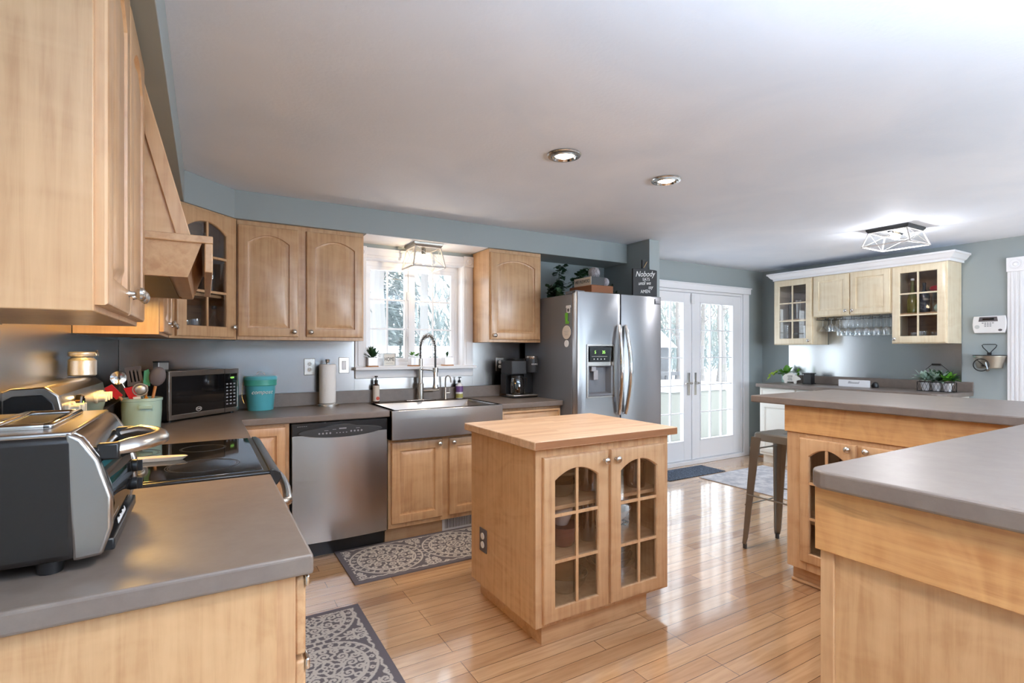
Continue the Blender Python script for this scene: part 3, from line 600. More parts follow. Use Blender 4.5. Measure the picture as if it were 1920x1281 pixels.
# range hood in maple
hd = thing('range_hood', 'tapered maple range hood over the cooktop', 'range hood', (XL, 1.862, 0))
x_ = lambda w_: w_ - XL
h = MB().loft([[(0, 0, 1.66), (x_(-.06), 0, 1.66), (x_(-.06), .83, 1.66), (0, .83, 1.66)], [(0, 0, 2.148), (x_(-.185), 0, 2.148), (x_(-.185), .83, 2.148), (0, .83, 2.148)]])
build('chimney', h, 'maple_side', hd)
tm = MB()
for y0 in (-.008, .812): build('corner_moulding', MB().prism([(x_(-.035), 1.66), (x_(-.075), 1.66), (x_(-.205), 2.148), (x_(-.165), 2.148)], 'y', y0, y0 + .026), 'maple', hd, .003)
h = MB(); t = .03; lo = lambda z, xf, yo, k: [(0 if k else 0, yo, z), (xf, yo, z), (xf, .83 - yo, z), (0, .83 - yo, z)]
h.loft([lo(1.655, x_(-.005), 0, 0), lo(1.54, x_(-.045), .012, 0)], True, False)
h.loft([[(0, .012, 1.54), (x_(-.045), .012, 1.54), (x_(-.045), .818, 1.54), (0, .818, 1.54)], [(0, .030, 1.54), (x_(-.085), .030, 1.54), (x_(-.085), .80, 1.54), (0, .80, 1.54)],
        [(0, .032, 1.546), (x_(-.087), .032, 1.546), (x_(-.087), .798, 1.546), (0, .798, 1.546)]], False, True)
build('hood_box', h, 'maple_y', hd)
build('liner', MB().box(.01, .04, 1.540, x_(-.095), .79, 1.546), 'hood_liner', hd)
tm = MB().box(0, -.012, 1.645, x_(.022), .842, 1.668).box(x_(-.001), -.0115, 1.556, x_(.0215), .8415, 1.6449)
build('shelf_moulding', tm, 'maple_y', hd, .003)
build('lamp_lens', MB().box(x_(-.31), .25, 1.535, x_(-.21), .45, 1.54), 'can_bulb', hd)

# ------------------------------------------------------------------ worktops and backsplashes
ct = thing('countertop', 'grey laminate worktop in the left foreground under the toaster oven', 'countertop', (XL, 1.076, .874))
build('top', MB().box(0, 0, 0, .185 - XL, .774, .04), 'laminate', ct, .006, seg=3, smooth=0)
build('splash', MB().box(0, 0, .04, .018, .774, .136), 'laminate', ct, .003)
ct = thing('countertop', 'L shaped grey laminate worktop running along the sink wall', 'countertop', (XL, 2.614, .874))
P0 = lambda x, y: (x - XL, y - 2.614)
build('top', MB().prism([P0(XL, 2.614), P0(.185, 2.614), P0(.185, 3.38), P0(1.062, 3.38), P0(1.062, 3.925), P0(1.914, 3.925), P0(1.914, 3.38), P0(2.488, 3.38), P0(2.488, YB), P0(XL, YB)], 'z', 0, .04), 'laminate', ct, .006, seg=3, smooth=0)
build('splash', MB().box(0, 0, .04, .018, 1.388, .136).box(.018, 1.388, .04, 2.488 - XL, 1.406, .136), 'laminate', ct, .003)
b = MB().box(XL + .006, YB - .0045, 1.012, .984, YB - .0005, 1.384); tag(build('backsplash_panel', b, 'splash'), 'brushed steel backsplash sheet from corner to the sink window', 'backsplash')
b = MB().box(.985, YB - .0045, 1.012, 1.985, YB - .0005, 1.099); tag(build('backsplash_panel', b, 'splash'), 'low brushed steel backsplash strip under the sink window', 'backsplash')
b = MB().box(1.986, YB - .0045, 1.012, 2.9, YB - .0005, 1.384); tag(build('backsplash_panel', b, 'splash'), 'brushed steel backsplash sheet behind the coffee maker', 'backsplash')
b = MB().prism([(1.076, 1.012), (1.853, 1.012), (1.853, .90), (2.612, .90), (2.612, 1.012), (YB - .006, 1.012), (YB - .006, 1.383), (2.69, 1.383), (2.69, 1.535), (1.864, 1.535), (1.864, 1.383), (1.076, 1.383)], 'x', XL + .0005, XL + .0045)
tag(build('backsplash_panel', b, 'splash_y'), 'brushed steel backsplash sheet along the range wall', 'backsplash')

# ------------------------------------------------------------------ sink, faucets
sk = thing('farmhouse_sink', 'stainless steel apron front sink below the window', 'sink', (1.0655, 3.355, .70))
Wk, Dk = .845, .567
def rl_(x0, y0, x1, y1, z): return [(x0, y0, z), (x1, y0, z), (x1, y1, z), (x0, y1, z)]
s = MB().loft([rl_(0, .03, Wk, Dk, .014), rl_(0, .03, Wk, Dk, .205), rl_(0, 0, Wk, Dk, .205), rl_(0, 0, Wk, Dk, .216), rl_(.035, .035, Wk - .035, Dk - .05, .216), rl_(.042, .042, Wk - .042, Dk - .057, .205), rl_(.05, .05, Wk - .05, Dk - .065, .02)], False, True)
build('basin', s, 'steel', sk, .003)
build('apron', MB().prism([(0, .04)] + [(Wk * i / 16, -.002 - .012 * math.sin(PI * i / 16)) for i in range(17)] + [(Wk, .04)], 'z', .017, .214), 'steel', sk, .003)
build('drain', MB().lathe([(.045, 0), (.045, .004), (.03, .004), (.028, .001)], (Wk * .72, .28, .021), 20), 'chrome', sk)
fc = thing('spring_faucet', 'tall brushed nickel spring neck faucet behind the sink', 'faucet', (1.494, 3.962, TOP))
build('base_plate', MB().box(-.125, -.03, 0, .125, .03, .008), 'nickel', fc, .004)
build('body', MB().lathe([(.03, .008), (.027, .012), (.026, .135), (.022, .14), (.0185, .141), (.0185, .335), (.014, .34)], (0, 0, 0), 20), 'nickel', fc)
build('lever', MB().cyl((.02, -.02, .075), (.085, -.055, .078), .011).cyl((.085, -.055, .078), (.13, -.075, .082), .006), 'nickel', fc)
build('support_arm', MB().lathe([(.024, 0), (.024, .03)], (0, 0, .235), 18).cyl((0, 0, .25), (.03, -.22, .25), .0075).lathe([(.022, 0), (.022, .035)], (.032, -.235, .235), 18), 'nickel', fc)
top = [(0, 0, .34), (0, 0, .42)] + [(.017 * (1 - math.cos(a)), -.115 * (1 - math.cos(a)), .42 + .10 * math.sin(a)) for a in [PI * i / 14 for i in range(1, 14)]] + [(.033, -.232, .40), (.033, -.235, .30), (.033, -.235, .24)]
build('hose', MB().tube(top, .008, 8), 'dark_grey', fc)
hel = []; PV = [Vector(p) for p in top[:16]]; seg = [(PV[i + 1] - PV[i]).length for i in range(len(PV) - 1)]; tot = sum(seg); turns = 26; up = Vector((1, .15, 0)).normalized()
for i in range(turns * 12 + 1):
    d = tot * i / (turns * 12); k = 0
    while k < len(seg) - 1 and d > seg[k]: d -= seg[k]; k += 1
    p = PV[k].lerp(PV[k + 1], d / seg[k]); tg = (PV[k + 1] - PV[k]).normalized(); u = (up - tg * up.dot(tg)).normalized(); w_ = tg.cross(u); a = 2 * PI * i / 12
    hel.append(tuple(p + (u * math.cos(a) + w_ * math.sin(a)) * .0165))
build('spring', MB().tube(hel, .0021, 5), 'nickel', fc)
build('spray_head', MB().lathe([(.012, .25), (.016, .235), (.017, .15), (.020, .13), (.024, .115), (.022, .105)], (.033, -.235, 0), 18).box(.02, -.262, .14, .046, -.247, .20), 'nickel', fc)
ff = thing('filter_faucet', 'slim brushed nickel filtered water tap right of the spring faucet', 'faucet', (1.712, 3.962, TOP))
build('spout', MB().lathe([(.014, 0), (.010, .006), (.009, .09), (.006, .095)], (0, 0, 0), 14).tube([(0, 0, .09), (0, 0, .16)] + [(.008 - .008 * math.cos(a), -.035 + .035 * math.cos(a), .16 + .035 * math.sin(a)) for a in [PI * i / 8 for i in range(1, 8)]] + [(.018, -.075, .14)], .0055, 8), 'nickel', ff)
build('lever', MB().cyl((0, 0, .05), (.035, -.01, .05), .006).cyl((.032, -.009, .048), (.032, -.009, .09), .0035), 'nickel', ff)

# ------------------------------------------------------------------ dishwasher
dw = thing('dishwasher', 'stainless steel dishwasher with black control panel left of the sink', 'dishwasher', (.452, 3.40, 0))
n = 14; loops = []
for k in range(11):
    z = .118 + (.79 - .118) * k / 10; bz = .010 * math.sin(PI * k / 10); loops.append([(.005, .03, z)] + [(.005 + .588 * i / n, -.004 - bz - .016 * math.sin(PI * i / n), z) for i in range(n + 1)] + [(.593, .03, z)])
build('door_panel', MB().loft(loops), 'steel', dw)
build('body', MB().box(.003, .03, .10, .597, .57, .872), 'black', dw)
cp = MB().box(.003, -.005, .787, .597, .03, .866)
cpp = build('control_panel', cp, 'black', dw, .003)
le = [(.595 * .5 + .26 * math.cos(a) if abs(math.cos(a)) < .999 else .2975 + .26 * math.cos(a), .806 + .030 * math.sin(a) + (.012 if PI * .38 < a < PI * .62 else 0)) for a in [2 * PI * i / 32 for i in range(32)]]
le = [(x, z - .010 * math.sin(PI * (x - .03) / .53)) if z < .806 else (x, z) for x, z in le]
build('display', MB().prism(le, 'y', -.022, .0), 'dark_grey', cpp, .003)
ic = MB()
for i in range(4): ic.lathe([(.006, 0), (.006, .001)], (.16 + i * .022, -.022, .797), 10, '-y'); ic.lathe([(.006, 0), (.006, .001)], (.355 + i * .022, -.022, .801), 10, '-y')
for i in range(4): ic.box(.262 + i * .02, -.0225, .793, .270 + i * .02, -.022, .798)
ic.box(.28, -.0228, .818, .325, -.022, .826); ic.box(.19, -.0228, .813, .215, -.022, .8155); ic.box(.385, -.0228, .817, .41, -.022, .8195); ic.box(.24, -.0228, .817, .262, -.022, .8195)
for i in range(5): ic.box(.035 + i * .012, -.0055, .845, .043 + i * .012, -.005, .848)
build('icons', ic, 'grey_plastic', cpp)
build('toe_kick', MB().box(.003, .085, 0, .597, .5, .10), 'black', dw)

# ------------------------------------------------------------------ range
rg = thing('range', 'black glass top electric range with stainless backguard', 'stove', (XL, 1.856, 0))
RX = .185 - XL
build('body', MB().box(.02, 0, .09, RX - .03, .752, .90), 'black_enamel', rg, .003)
build('cooktop', MB().box(.09, .001, .898, RX + .012, .751, .922), 'black', rg, .006)
gt = build('glass_surface', MB().box(.105, .018, .918, RX - .02, .734, .925), 'black_gloss', rg, .002)
ri = MB()
for (x, y, r) in ((.22, .19, .075), (.22, .55, .10), (.46, .19, .11), (.46, .55, .08)):
    for rr in (r, r * .93): ri.lathe([(rr, 0), (rr, .0004), (rr - .0012, .0004), (rr - .0012, 0)], (x, y, .9251), 40, caps=False)
build('burner_rings', ri, 'dark_grey', gt)
build('front_edge', MB().prism([(RX - .004, .870), (RX + .02, .874), (RX + .034, .895), (RX + .030, .915), (RX + .012, .926), (RX - .004, .926)], 'y', .0, .752) , 'black', rg, .003)
build('oven_door', MB().box(RX - .03, .006, .24, RX + .012, .746, .85), 'black_gloss', rg, .006)
build('drawer', MB().box(RX - .03, .006, .10, RX + .01, .746, .23), 'steel_y', rg, .006)
hp = [(RX + .015, .03, .80), (RX + .045, .045, .80)] + [(RX + .06 + .022 * math.sin(PI * i / 10), .06 + .63 * i / 10, .80) for i in range(11)] + [(RX + .045, .705, .80), (RX + .015, .72, .80)]
build('handle', MB().tube(hp, .015, 12), 'nickel', rg)
g = MB(); pr = [(0, .92), (.115, .92), (.118, 1.08), (.13, 1.13), (.118, 1.19), (.09, 1.215), (.02, 1.212), (0, 1.20)]
bg_ = build('backguard', MB().prism(pr, 'y', .012, .74), 'steel_y', rg, .008, seg=3)
build('end_cap', MB().prism([(x * .86 + .006, .92 + (z - .92) * .93) for x, z in pr], 'y', .004, .013), 'black', bg_, .002); build('end_rim', MB().prism(pr, 'y', .008, .016), 'steel', bg_, .004)
dl = build('display', MB().lathe([(.034, 0), (.034, .012), (.029, .016), (.027, .013)], (.124, .215, 1.145), 24, 'x'), 'chrome', bg_)
build('display_face', MB().lathe([(.027, 0), (.027, .002)], (.137, .215, 1.145), 24, 'x').lathe([(.0001, 0)] * 2, (.137, .215, 1.145), 3, 'x'), 'black_gloss', bg_)
build('clock_digits', MB().text('4', .026, Matrix.Translation((.1395, .215, 1.147)) @ Matrix.Rotation(PI / 2, 4, 'Z') @ Matrix.Rotation(PI / 2, 4, 'X')), 'lcd', bg_)
for i in range(6): build('button', MB().box(.122, .255 + i * .012, 1.122, .132, .261 + i * .012, 1.14), 'nickel', bg_, .001)
for y in (.06, .12, .50, .56, .62): build('control_knob', MB().lathe([(.020, 0), (.020, .012), (.014, .014), (.0135, .034), (.011, .036)], (.122, y, 1.145), 18, 'x').box(.15, y - .004, 1.131, .162, y + .004, 1.159), 'beige_plastic', bg_, .001)
sr = thing('spoon_rest', 'cream ceramic spoon rest lying on the black cooktop', 'spoon rest', (-.21, 2.22, .9258), .10 - .25)
pts = []
for i in range(28):
    a = 2 * PI * i / 28; cx = math.cos(a); r = .042 if cx < 0 else .018 + .010 * cx; pts.append((.16 * cx if cx > 0 else .10 * cx, r * math.sin(a)))
sm_ = lambda k, z: [(x * k, y * k, z) for x, y in pts]
build('dish', MB().loft([sm_(.9, 0), sm_(1, .012), sm_(.97, .014), sm_(.86, .004)]), 'spoon_beige', sr)
mc = thing('milk_can', 'small galvanised milk can canister on the range backguard', 'canister', (-.402, 2.535, 1.219))
build('body', MB().lathe([(.040, 0), (.044, .004), (.044, .058), (.034, .070), (.032, .076)], (0, 0, 0), 24), 'milkcan', mc); build('lid', MB().lathe([(.041, .074), (.043, .077), (.043, .088), (.038, .091), (.004, .092)], (0, 0, 0), 24), 'milkcan', mc)
build('handle', MB().tube(arc((.0, .076), .02, 0, PI, 8, 'yz', .045), .0025, 6), 'nickel', mc)

# ------------------------------------------------------------------ toaster oven in the foreground
to = thing('toaster_oven', 'large black and stainless toaster oven on the near left worktop', 'toaster oven', (-.46, 1.20, TOP))
Z = lambda z: z - TOP
build('body', MB().box(0, 0, .022, .262, .425, Z(1.16)), 'black_enamel', to, .012, seg=3)
build('top_plate', MB().box(.0, .004, Z(1.158), .255, .421, Z(1.168)), 'steel_y', to, .004)
tr_ = MB().box(.11, .07, Z(1.166), .215, .085, Z(1.178)).box(.11, .345, Z(1.166), .215, .36, Z(1.178)).box(.11, .07, Z(1.166), .128, .36, Z(1.178)).box(.197, .07, Z(1.166), .215, .36, Z(1.178))
sl = build('toast_slot', tr_, 'chrome', to, .005, seg=3)
build('slot_opening', MB().box(.128, .085, Z(1.1665), .197, .345, Z(1.170)), 'black', sl)
fr_ = lambda y0, y1: MB().prism([(.255, .02), (.298, .024), (.312, .07), (.312, .13), (.292, .20), (.268, Z(1.155)), (.245, Z(1.168))], 'y', y0, y1)
build('side_frame', fr_(.0, .028), 'steel_z', to, .006, seg=3); build('side_frame', fr_(.397, .425), 'steel_z', to, .006, seg=3)
build('hood_panel', MB().prism([(.25, Z(1.168)), (.268, Z(1.155)), (.292, .20), (.285, .195), (.25, .235)], 'y', .028, .397), 'chrome', to, .003)
od = build('oven_door', MB().prism([(.262, .045), (.305, .06), (.313, .11), (.308, .15), (.292, .195), (.28, .195), (.296, .11), (.262, .06)], 'y', .03, .33), 'oven_glass', to)
build('chamber', MB().box(.20, .03, .05, .262, .33, .195), 'black', to)
hp = [(.288, .055, .205)] + [(.30 + .078 * math.sin(PI * i / 12) ** .6, .055 + .25 * i / 12, .212) for i in range(1, 12)] + [(.288, .305, .205)]
build('handle', MB().tube(hp, [.012] + [.017] * 11 + [.012], 12, flat=.7), 'nickel', to)
for y0 in (.045, .292): build('handle_mount', MB().box(.283, y0, .190, .318, y0 + .023, .222), 'black', to, .004)
cpn = build('control_panel', MB().prism([(.262, .03), (.300, .04), (.309, .11), (.292, .195), (.262, .2)], 'y', .332, .396), 'steel_z', to)
for z in (.075, .118, .165): build('knob', MB().lathe([(.016, 0), (.015, .022), (.004, .024)], (.296, .364, z), 16, 'x').box(.31, .36, z - .013, .328, .368, z + .013), 'black', to, .001)
build('crumb_tray', MB().box(.25, .04, .018, .312, .39, .042), 'black', to, .004)
for x, y in ((.22, .03), (.22, .39), (.04, .03), (.04, .39)): build('foot', MB().lathe([(.018, 0), (.022, .024)], (x, y, 0), 14), 'black', to)
build('lettering', MB().text('Hamilton Beach', .016, Matrix.Translation((.3125, .13, .062)) @ Matrix.Rotation(PI / 2, 4, 'Z') @ Matrix.Rotation(PI / 2 - .15, 4, 'X')), 'letter', od)

# ------------------------------------------------------------------ crock and tools
ck = tag(build('utensil_crock', MB().lathe([(.070, 0), (.078, .006), (.084, .10), (.084, .150), (.088, .152), (.088, .164), (.082, .166), (.078, .155), (.074, .02)], (0, 0, 0), 32).box(-.004, -.1, .118, .05, -.080, .132), 'mint', loc=(-.27, 3.165, TOP)), 'pale green stoneware crock holding cooking utensils', 'crock')
def tool(name, label, base, head, mats, maker, cat='utensil'):
    t = thing(name, label, cat, base); h = Vector(head) - Vector(base); 
    build('handle', MB().cyl((0, 0, 0), tuple(h * .62), .006, .007, 8), mats[0], t)
    mb = MB(); maker(mb); L = h.length; rot = Vector((0, 0, 1)).rotation_difference(h.normalized()).to_matrix().to_4x4(); mb.xf(Matrix.Translation(h * .6) @ rot)
    build('head', mb, mats[1], t, smooth=50); return t
def flatten(pts, th=.002): return lambda mb: mb.prism(pts, 'y', -th, th)
ell = lambda rx, rz, cz, n=18: [(rx * math.cos(2 * PI * i / n), cz + rz * math.sin(2 * PI * i / n)) for i in range(n)]
def slotted(mb): mb.lathe([(.001, -.012), (.02, -.010), (.034, 0), (.032, 0), (.019, -.008), (.001, -.010)], (0, 0, 0), 20).xf(Matrix.Translation((0, 0, .06)) @ Matrix.Rotation(PI / 2, 4, 'X')); mb.cyl((0, 0, 0), (0, .004, .03), .004)
tz = TOP + .06; cb = (-.27, 3.165, tz)
tool('slotted_spoon', 'steel slotted spoon leaning left in the mint crock', (-.262, 3.165, tz), (-.385, 3.14, 1.23), ('chrome', 'chrome'), slotted)
def spat(mb):
    for a, b in ((-.032, -.018), (-.012, -.004), (.004, .012), (.018, .032)): mb.box(a, -.0015, .01, b, .0015, .085)
    mb.box(-.034, -.0015, 0, .034, .0015, .018).box(-.034, -.0015, .078, .034, .0015, .095)
tool('slotted_turner', 'charcoal slotted turner standing at the back of the crock', (-.272, 3.20, tz), (-.315, 3.215, 1.25), ('grey_tool', 'grey_tool'), spat)
tool('silicone_spatula', 'teal green silicone spatula between turner and round ladle', (-.262, 3.18, tz), (-.247, 3.19, 1.245), ('tool_wood', 'green_tool'), flatten([(-.014, 0), (.014, 0), (.016, .05), (.004, .085), (-.014, .075)], .004))
def rl(mb): mb.sphere((0, 0, .055), (.036, .012, .05))
tool('silicone_spoon', 'large charcoal silicone spoon with wooden handle at the crock right', (-.243, 3.16, tz), (-.196, 3.155, 1.235), ('tool_wood', 'grey_tool'), rl)
tool('basting_spatula', 'red silicone spatula leaning far left in the crock', (-.262, 3.15, tz), (-.415, 3.10, 1.165), ('tool_wood', 'red'), flatten([(-.016, 0), (.016, 0), (.018, .07), (-.018, .075)], .005))
tool('basting_spatula', 'second red silicone spatula in front of the steel spoon', (-.25, 3.13, tz), (-.325, 3.10, 1.15), ('tool_wood', 'red'), flatten([(-.018, 0), (.018, 0), (.018, .06), (-.018, .065)], .005))
def strn(mb): mb.tube([(0.03 * math.cos(2 * PI * i / 20), 0, .045 + .03 * math.sin(2 * PI * i / 20)) for i in range(20)], .003, 6, True); mb.sphere((0, .008, .045), (.027, .014, .027))
tool('mesh_strainer', 'small round steel strainer at the front of the crock', (-.25, 3.12, tz), (-.275, 3.095, 1.15), ('chrome', 'milkcan'), strn)
tool('pastry_tool', 'amber pastry tool low in the middle of the crock', (-.24, 3.13, tz), (-.252, 3.12, 1.125), ('tool_wood', 'orange'), flatten([(-.015, 0), (.015, 0), (.0, .03)], .004))
tool('plastic_scoop', 'white plastic scoop low in the front of the crock', (-.265, 3.12, tz), (-.29, 3.095, 1.12), ('white_plastic', 'white_plastic'), flatten([(-.013, 0), (.013, 0), (.015, .03), (-.015, .03)], .006))

# ------------------------------------------------------------------ microwave, set across the corner
mw = thing('microwave', 'stainless microwave with black door set across the corner', 'microwave', (-.17, 3.42, TOP), math.atan2(.38, .36))
MW, MD_, MH = .523, .30, .285
build('case', MB().box(0, .012, .01, MW, MD_, MH), 'black', mw, .004)
build('front_frame', MB().loft([outline(0, MW, .012, MH, 0, y, 2) for y in (.014, 0)] + [outline(.018, MW - .012, .04, MH - .03, 0, .0, 2), outline(.018, MW - .012, .04, MH - .03, 0, .006, 2)], False, False), 'steel', mw, .002)
md = build('door_window', MB().box(.018, .002, .04, .40, .012, MH - .03), 'black_gloss', mw)
build('seam', MB().box(.402, -.0006, .012, .405, .002, MH), 'black', mw)
cpm = build('control_panel', MB().box(.405, .002, .04, MW - .012, .012, MH - .03), 'black_gloss', mw)
kp = MB()
for r in range(7):
    for c_ in range(3): kp.box(.418 + c_ * .030, .0012, .06 + r * .021, .434 + c_ * .030, .002, .068 + r * .021)
build('keypad', kp, 'grey_plastic', cpm); build('clock', MB().text('4:04', .018, Matrix.Translation((.468, .0015, .228)) @ Matrix.Rotation(PI / 2, 4, 'X')), 'lcd', cpm)
em = MB().tube([(.205 + .02 * math.cos(2 * PI * i / 24), .001, .058 + .012 * math.sin(2 * PI * i / 24)) for i in range(24)], .0012, 5, True).text('OTR', .014, Matrix.Translation((.205, .0015, .058)) @ Matrix.Rotation(PI / 2, 4, 'X'))
build('emblem', em, 'letter', md)
for x, y in ((.03, .03), (MW - .03, .03), (.03, .27), (MW - .03, .27)): build('foot', MB().lathe([(.012, 0), (.012, .012)], (x, y, 0), 10), 'black', mw)
bx = thing('recipe_tin', 'small grey tin box standing on top of the microwave', 'box', (-.225, 3.72, TOP + MH), .8)
build('box', MB().box(-.035, -.02, 0, .035, .02, .045), 'milkcan', bx, .003); build('lid', MB().box(-.037, -.022, .045, .037, .022, .052), 'dark_grey', bx, .002)

bn = thing('compost_bin', 'turquoise metal compost bin with lid and wire handle', 'bin', (.325, 3.885, TOP))
build('bucket', MB().lathe([(.078, 0), (.080, .004), (.096, .195), (.099, .20)], (0, 0, 0), 36), 'teal', bn)
build('liner', MB().lathe([(.0985, .165), (.1015, .17), (.100, .185), (.103, .20), (.101, .207)] , (0, 0, 0), 36, caps=False), 'teal_bag', bn)
build('lid', MB().lathe([(.102, .205), (.104, .208), (.104, .222), (.098, .229), (.06, .234), (.002, .236)], (0, 0, 0), 36), 'teal', bn)
build('lid_handle', MB().tube(arc((0, .232), .026, 0, PI, 10, 'xz', 0), .0028, 6), 'chrome', bn)
build('bail', MB().tube([(-.101, 0, .19), (-.112, -.01, .15), (-.112, -.02, .09), (-.10, -.03, .05)], .0022, 6), 'nickel', bn)
build('lettering', MB().text('compost', .036, Matrix.Translation((.0, -.0955, .125)) @ Matrix.Rotation(PI / 2, 4, 'X'), shear=.3), 'letter', bn)
pt = thing('paper_towel_stand', 'nickel paper towel stand with a full white roll', 'paper towel holder', (.768, 3.925, TOP))
build('base', MB().lathe([(.082, 0), (.082, .012), (.07, .018), (.012, .02)], (0, 0, 0), 32), 'nickel', pt); build('post', MB().lathe([(.006, .018), (.006, .31), (.014, .314), (.018, .335), (.010, .338)], (0, 0, 0), 14), 'nickel', pt)
rlt = tag(build('paper_towel_roll', MB().lathe([(.02, .0), (.057, .0), (.0575, .005), (.0575, .275), (.056, .28), (.02, .28), (.02, .275)], (0, 0, 0), 36), 'paper', loc=(.768, 3.925, TOP + .021)), 'white paper towel roll on the stand left of the sink', 'paper towel')
def wallplate(name, label, cat, x, z, kind, y=YB - .005, dark=False):
    t = thing(name, label, cat, (x, y, z)); build('cover_plate', MB().box(-.038, -.006, -.06, .038, 0, .06), 'nickel' if not dark else 'dark_grey', t, .003)
    if kind == 'outlet':
        for dz in (.02, -.02):
            r = build('receptacle', MB().lathe([(.015, 0), (.015, .003)], (0, -.006, dz), 20, '-y'), 'white_plastic', t)
            build('slots', MB().box(-.007, -.0095, dz - .002, -.0055, -.009, dz + .006).box(.0055, -.0095, dz - .002, .007, -.009, dz + .006).box(-.0018, -.0095, dz - .010, .0018, -.009, dz - .007), 'black', r)
    else: build('rocker', MB().box(-.016, -.010, -.034, .016, -.006, .034), 'white_plastic', t, .002)
    return t
wallplate('wall_outlet', 'outlet in a nickel plate between the bin and paper towels', 'outlet', .659, 1.197, 'outlet')
wallplate('light_switch', 'white rocker switch in a nickel plate beside the window', 'switch', .905, 1.205, 'switch')
wallplate('wall_outlet', 'outlet in a nickel plate left of the coffee maker', 'outlet', 2.255, 1.195, 'outlet')
sb = thing('soap_bottle', 'dark pump bottle with cream and red fruit label', 'soap bottle', (1.135, 3.962, TOP))
build('bottle', MB().lathe([(.024, 0), (.025, .003), (.025, .135), (.012, .145), (.012, .155)], (0, 0, 0), 24), 'brown_bottle', sb); build('label', MB().lathe([(.0254, .012), (.0254, .132)], (0, 0, 0), 24, caps=False), 'label_cream', sb); build('print', MB().lathe([(.014, 0), (.014, .001)], (.006, -.0252, .034), 16, '-y'), 'fruit', sb)
build('pump', MB().lathe([(.013, .15), (.014, .172), (.005, .176), (.004, .195), (.012, .197), (.012, .206)], (0, 0, 0), 14).box(-.004, -.035, .198, .004, 0, .205), 'black', sb)
sb = thing('soap_bottle', 'pump bottle with purple and olive label right of faucets', 'soap bottle', (1.838, 3.962, TOP))
build('bottle', MB().lathe([(.028, 0), (.031, .004), (.031, .105), (.024, .122), (.011, .130), (.011, .136)], (0, 0, 0), 24), 'white_plastic', sb); build('label', MB().lathe([(.0314, .055), (.0314, .104)], (0, 0, 0), 24, caps=False), 'purple', sb); build('lower_label', MB().lathe([(.0314, .006), (.0314, .04)], (0, 0, 0), 24, caps=False), 'olive_lab', sb)
build('pump', MB().lathe([(.012, .132), (.013, .150), (.005, .155), (.004, .172), (.011, .174), (.011, .18)], (0, 0, 0), 14).box(-.004, -.032, .173, .004, 0, .179), 'black', sb)

# ------------------------------------------------------------------ coffee maker
cm = thing('coffee_maker', 'black dual coffee maker with glass carafe beside the refrigerator', 'coffee maker', (2.222, 3.745, TOP))
build('base', MB().box(0, -.02, 0, .25, .19, .012), 'black', cm, .006); build('warming_tray', MB().box(.0, -.035, .012, .248, .10, .030), 'nickel', cm, .008, seg=3)
build('brewer', MB().box(0, 0, .20, .15, .19, .315), 'dark_grey', cm, .008); build('tower', MB().box(0, .10, .03, .15, .19, .20), 'black', cm); build('water_tank', MB().box(.152, .055, .03, .248, .19, .33), 'black', cm, .008)
cf = build('carafe', MB().lathe([(.05, 0), (.056, .006), (.058, .08), (.05, .13), (.046, .14)], (.072, .035, .033), 24), 'dark_glass', cm); build('carafe_lid', MB().lathe([(.05, .135), (.05, .155), (.02, .16)], (.072, .035, .033), 24), 'black', cf); build('carafe_handle', MB().tube([(.125, .02, .17), (.15, .005, .165), (.152, .005, .10), (.13, .02, .07)], .007, 8), 'black', cf)
pb = build('pod_brewer', MB().lathe([(.045, .215), (.05, .23), (.05, .33)], (.20, .0, 0), 28), 'dark_grey', cm); build('pod_lid', MB().lathe([(.050, .33), (.052, .334), (.052, .352), (.045, .357), (.002, .358)], (.20, .0, 0), 28), 'nickel', cm)
build('lettering', MB().text('KEURIG', .018, Matrix.Translation((.195, -.0515, .285)) @ Matrix.Rotation(PI / 2, 4, 'X')), 'letter', pb)

# ------------------------------------------------------------------ refrigerator
fr = thing('refrigerator', 'stainless side by side refrigerator with dispenser', 'refrigerator', (2.492, 3.20, 0))
build('body', MB().box(0, .07, .02, .918, .77, 1.765), 'fridge_side', fr, .006)
build('hinge_cover', MB().box(0, .02, 1.765, .09, .16, 1.79), 'fridge_side', fr, .006)
def rect(x0, x1, z0, z1, y): return [(x0, y, z0), (x1, y, z0), (x1, y, z1), (x0, y, z1)]
dx0, dx1 = 2.583 - 2.492, 2.871 - 2.492
fd = MB().loft([rect(0, .444, .06, 1.782, .065), rect(0, .444, .06, 1.782, .012), rect(.004, .440, .064, 1.778, .003), rect(.012, .432, .072, 1.770, 0), rect(dx0, dx1, .94, 1.365, 0), rect(dx0, dx1, .94, 1.365, .03)], True, False)
fz = build('freezer_door', fd, 'fridge_steel', fr, smooth=30)
ds = build('dispenser', MB().loft([rect(dx0, dx1, .94, 1.365, 0), rect(dx0, dx1, .94, 1.365, -.006), rect(dx0 + .012, dx1 - .012, .952, 1.353, -.006), rect(dx0 + .016, dx1 - .016, .956, 1.349, .004)], False, False).box(dx0 + .014, 0, 1.195, dx1 - .014, .01, 1.225), 'steel', fz)
build('display', MB().box(dx0 + .03, -.004, 1.225, dx1 - .03, .01, 1.345), 'black_gloss', fz, .002)
dg = MB()
for xx, s_ in ((.175, '5'), (.262, '35')): dg.text(s_, .034, Matrix.Translation((xx, -.005, 1.302)) @ Matrix.Rotation(PI / 2, 4, 'X'))
build('digits', dg, 'lcd', fz); dg = MB()
for i in range(4): dg.lathe([(.0045, 0), (.0045, .001)], (.163 + i * .036, -.004, 1.248), 10, '-y')
dg.box(.14, -.0048, 1.268, .30, -.004, 1.2695); build('buttons', dg, 'letter', fz)
rc = MB().loft([rect(dx0 + .016, dx1 - .016, .956, 1.195, .002), rect(dx0 + .03, dx1 - .03, .97, 1.19, .006), rect(dx0 + .045, dx1 - .045, .98, 1.18, .06)], False, True)
